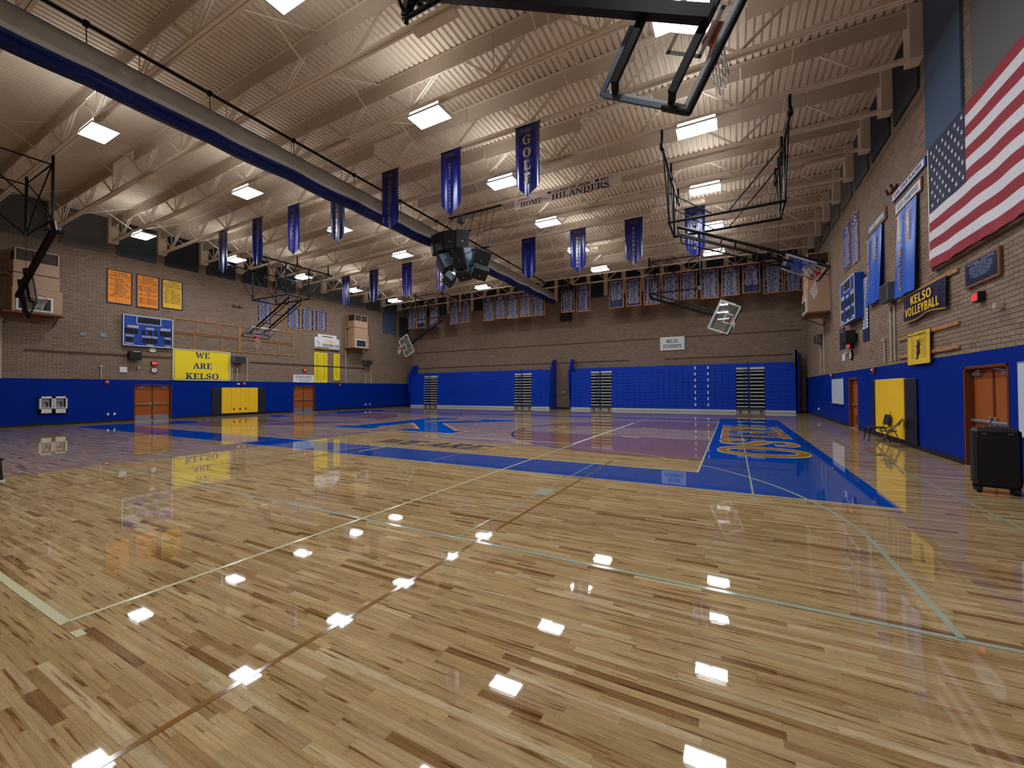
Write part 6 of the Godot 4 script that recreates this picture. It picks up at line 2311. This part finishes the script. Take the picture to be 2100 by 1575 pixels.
# ---------------------------------------------------------------- pennants under the joists
func pennants() -> void:
	var near := [[-10.8, "", "pennant, brightly lit, next to the end of the row above the scoreboard wall"], [-7.62, "", ""], [-4.7, "SOFTBALL", ""], [-1.65, "FOOTBALL", ""], [1.45, "VOLLEYBALL", ""], [4.45, "CROSS\n \nCOUNTRY", ""], [7.58, "GOLF", ""]]
	var far := [[-12.3, ""], [-9.36, ""], [-6.2, "GYMNASTICS"], [-3.2, "TRACK"], [3.1, ""], [6.1, "WRESTLING"], [9.08, "BASEBALL"], [11.95, "TENNIS"]]
	var mb := pennant_mesh()
	var no := {"near": ["first", "second"], "far": ["first", "second", "third"]}
	var cnt := {"near": 0, "far": 0}
	for row in ["near", "far"]:
		for q in (near if row == "near" else far):
			var words: String = q[1]
			var z := joist_z(1) + 0.10 if row == "near" else joist_z(-3) + 0.10
			var label := ""
			if words != "":
				label = "long blue pennant lettered %s hanging from a roof joist" % words.replace("\n", " ").replace("   ", " ")
			else:
				label = "blue pennant without readable lettering, %s of its row" % ["first", "second", "fifth"][mini(cnt[row], 2)]
				cnt[row] += 1
				if row == "far":
					label = label.replace("of its row", "from the scoreboard wall, row behind the speakers")
				else:
					label = label.replace("of its row", "from the scoreboard wall, row before the speakers")
			var top := 10.43 + crown(q[0]) - 0.05
			var t := thing("pennant", label, "banner", Vector3(q[0], top - 2.42, z), 0.0, "blue sport pennants")
			part("cloth", mb, M["pennant"], t)
			var rod := MB.new()
			rod.tube(Vector3(-0.47, 2.41, 0), Vector3(0.47, 2.41, 0), 0.018, 6)
			rod.bar(Vector3(-0.3, 2.41, 0), Vector3(-0.3, 2.46, -0.1), 0.02, 0.02)
			rod.bar(Vector3(0.3, 2.41, 0), Vector3(0.3, 2.46, -0.1), 0.02, 0.02)
			part("rod", rod, M["black_steel"], t)
			lettering(t, "Kelso", serif_plain, Vector3(0.0, 2.2, 0.075), 0.42, 0.14, M["dull_gold"], "script")
			if words != "":
				var letters := words.replace("\n", "")
				var n := letters.length()
				var step := minf(0.42, 1.72 / n)
				for i in n:
					if letters[i] == " ":
						continue
					lettering(t, letters[i], serif, Vector3(0.0, 1.90 - step * i - 0.02, 0.075), 0.0, step * (0.64 if n > 4 else 0.72), M["pennant_gold"], "letter")

func pennant_mesh() -> ArrayMesh:
	var mb := MB.new()
	var w := 0.90
	var h := 2.42
	var nx := 14
	var ny := 20
	var P := func(a, b):
		var u: float = float(a) / nx
		var v: float = float(b) / ny
		var low: float = 0.42 * absf(u * 2.0 - 1.0)
		var y: float = lerpf(low, h, v)
		return Vector3((u - 0.5) * w * (1.0 - 0.05 * (1.0 - v)), y, 0.035 * sin(u * 13.0) * (1.0 - v * 0.9) + 0.02 * sin(u * 5.0 + v * 3.0))
	for i in nx:
		for j in ny:
			mb.quad(P.call(i, j), P.call(i + 1, j), P.call(i + 1, j + 1), P.call(i, j + 1))
			var d := Vector3(0, 0, -0.004)
			mb.quad(P.call(i + 1, j) + d, P.call(i, j) + d, P.call(i, j + 1) + d, P.call(i + 1, j + 1) + d)
	return mb.mesh()

# ---------------------------------------------------------------- things on the floor
func floor_things() -> void:
	# black plastic stacking chair, facing the court
	var t := thing("stacking_chair", "black plastic stacking chair in front of the yellow wall pad", "chair", Vector3(17.52, 0, -0.38), -PI / 2 + 0.06)
	var s := MB.new()
	s.bevel(Vector3(0, 0.445, 0.0), Vector3(0.45, 0.03, 0.44), 0.012)
	part("seat", s, M["black_matte"], t)
	var b := MB.new()
	b.bevel(Vector3(0, 0.70, -0.27), Vector3(0.43, 0.33, 0.03), 0.012, Basis(Vector3(1, 0, 0), -0.2))
	part("backrest", b, M["black_matte"], t)
	for x in [-0.2, 0.2]:
		var l := MB.new()
		l.path([Vector3(x, 0.43, 0.19), Vector3(x * 1.1, 0.0, 0.26)], 0.013, 8)
		part("leg", l, M["black_steel"], t)
		var l2 := MB.new()
		l2.path([Vector3(x, 0.43, -0.16), Vector3(x * 1.1, 0.0, -0.28)], 0.013, 8)
		part("leg", l2, M["black_steel"], t)
		var u := MB.new()
		u.path([Vector3(x, 0.43, 0.19), Vector3(x, 0.43, -0.18), Vector3(x * 0.95, 0.48, -0.25), Vector3(x * 0.9, 0.62, -0.27)], 0.012, 8)
		part("side_tube", u, M["black_steel"], t)
	# grey folding chair
	t = thing("folding_chair", "grey metal folding chair in front of the yellow wall pad", "chair", Vector3(17.52, 0, 0.86), -PI / 2 - 0.22)
	s = MB.new()
	s.bevel(Vector3(0, 0.44, 0.02), Vector3(0.40, 0.025, 0.39), 0.01)
	part("seat", s, M["chair_grey"], t)
	b = MB.new()
	b.bevel(Vector3(0, 0.70, -0.245), Vector3(0.40, 0.20, 0.02), 0.008, Basis(Vector3(1, 0, 0), -0.42))
	part("backrest", b, M["chair_grey"], t)
	for x in [-0.215, 0.215]:
		var l := MB.new()
		l.path([Vector3(x, 0.0, 0.29), Vector3(x, 0.80, -0.30)], 0.012, 8)
		part("leg", l, M["chair_grey"], t)
		var l2 := MB.new()
		l2.path([Vector3(x * 0.92, 0.0, -0.28), Vector3(x * 0.92, 0.45, -0.12), Vector3(x * 0.92, 0.47, 0.0)], 0.012, 8)
		part("leg", l2, M["chair_grey"], t)
	var st := MB.new()
	st.path([Vector3(-0.215, 0.80, -0.30), Vector3(0.215, 0.80, -0.30)], 0.012, 8)
	st.path([Vector3(-0.2, 0.1, -0.245), Vector3(0.2, 0.1, -0.245)], 0.008, 6)
	st.path([Vector3(-0.215, 0.12, 0.20), Vector3(0.215, 0.12, 0.20)], 0.008, 6)
	part("stretcher", st, M["chair_grey"], t)
	# black wheeled case
	t = thing("wheeled_case", "tall black wheeled equipment case in front of the double door", "case", Vector3(17.22, 0, 7.24), -0.22)
	b = MB.new()
	b.bevel(Vector3(0, 0.57, 0), Vector3(0.52, 0.96, 0.36), 0.05)
	part("body", b, M["black_case"], t)
	var g := MB.new()
	g.bevel(Vector3(0, 0.52, 0.175), Vector3(0.46, 0.78, 0.02), 0.006)
	part("front_grille", g, M["black_matte"], t)
	var h := MB.new()
	h.path([Vector3(-0.13, 1.03, 0.12), Vector3(-0.13, 1.075, 0.12), Vector3(0.13, 1.075, 0.12), Vector3(0.13, 1.03, 0.12)], 0.014, 8)
	part("handle", h, M["grey_metal"], t)
	for x in [-0.2, 0.2]:
		for zz in [-0.12, 0.12]:
			var wh := MB.new()
			wh.tube(Vector3(x - 0.03, 0.05, zz), Vector3(x + 0.03, 0.05, zz), 0.05, 14)
			wh.box(Vector3(x, 0.08, zz), Vector3(0.08, 0.06, 0.06))
			part("caster", wh, M["black_matte"], t)
	for x in [-0.14, 0.14]:
		var lt := MB.new()
		lt.bevel(Vector3(x, 0.96, 0.185), Vector3(0.06, 0.025, 0.02), 0.005)
		part("latch", lt, M["grey_metal"], t)
	# low black stand that reaches into the frame
	t = thing("low_stand", "low black steel stand with a pale foot on the bare floor", "stand", Vector3(0.55, 0, 14.55))
	for x in [-0.35, 0.35]:
		var l := MB.new()
		l.bar(Vector3(x + 0.02, 0.02, 0), Vector3(x - 0.14 * signf(x) * 1.0, 0.42, 0), 0.05, 0.04)
		part("leg", l, M["black_steel"], t)
		var ft := MB.new()
		ft.tube(Vector3(x + 0.03, 0.0, 0), Vector3(x + 0.03, 0.025, 0), 0.06, 14, 0.045)
		part("foot", ft, M["white_paint"], t, "pale rubber foot")
	var cb := MB.new()
	cb.bar(Vector3(-0.30, 0.14, 0), Vector3(0.30, 0.14, 0), 0.05, 0.06)
	cb.bar(Vector3(-0.21, 0.40, 0), Vector3(0.21, 0.40, 0), 0.12, 0.03)
	part("cross_bar", cb, M["black_steel"], t)
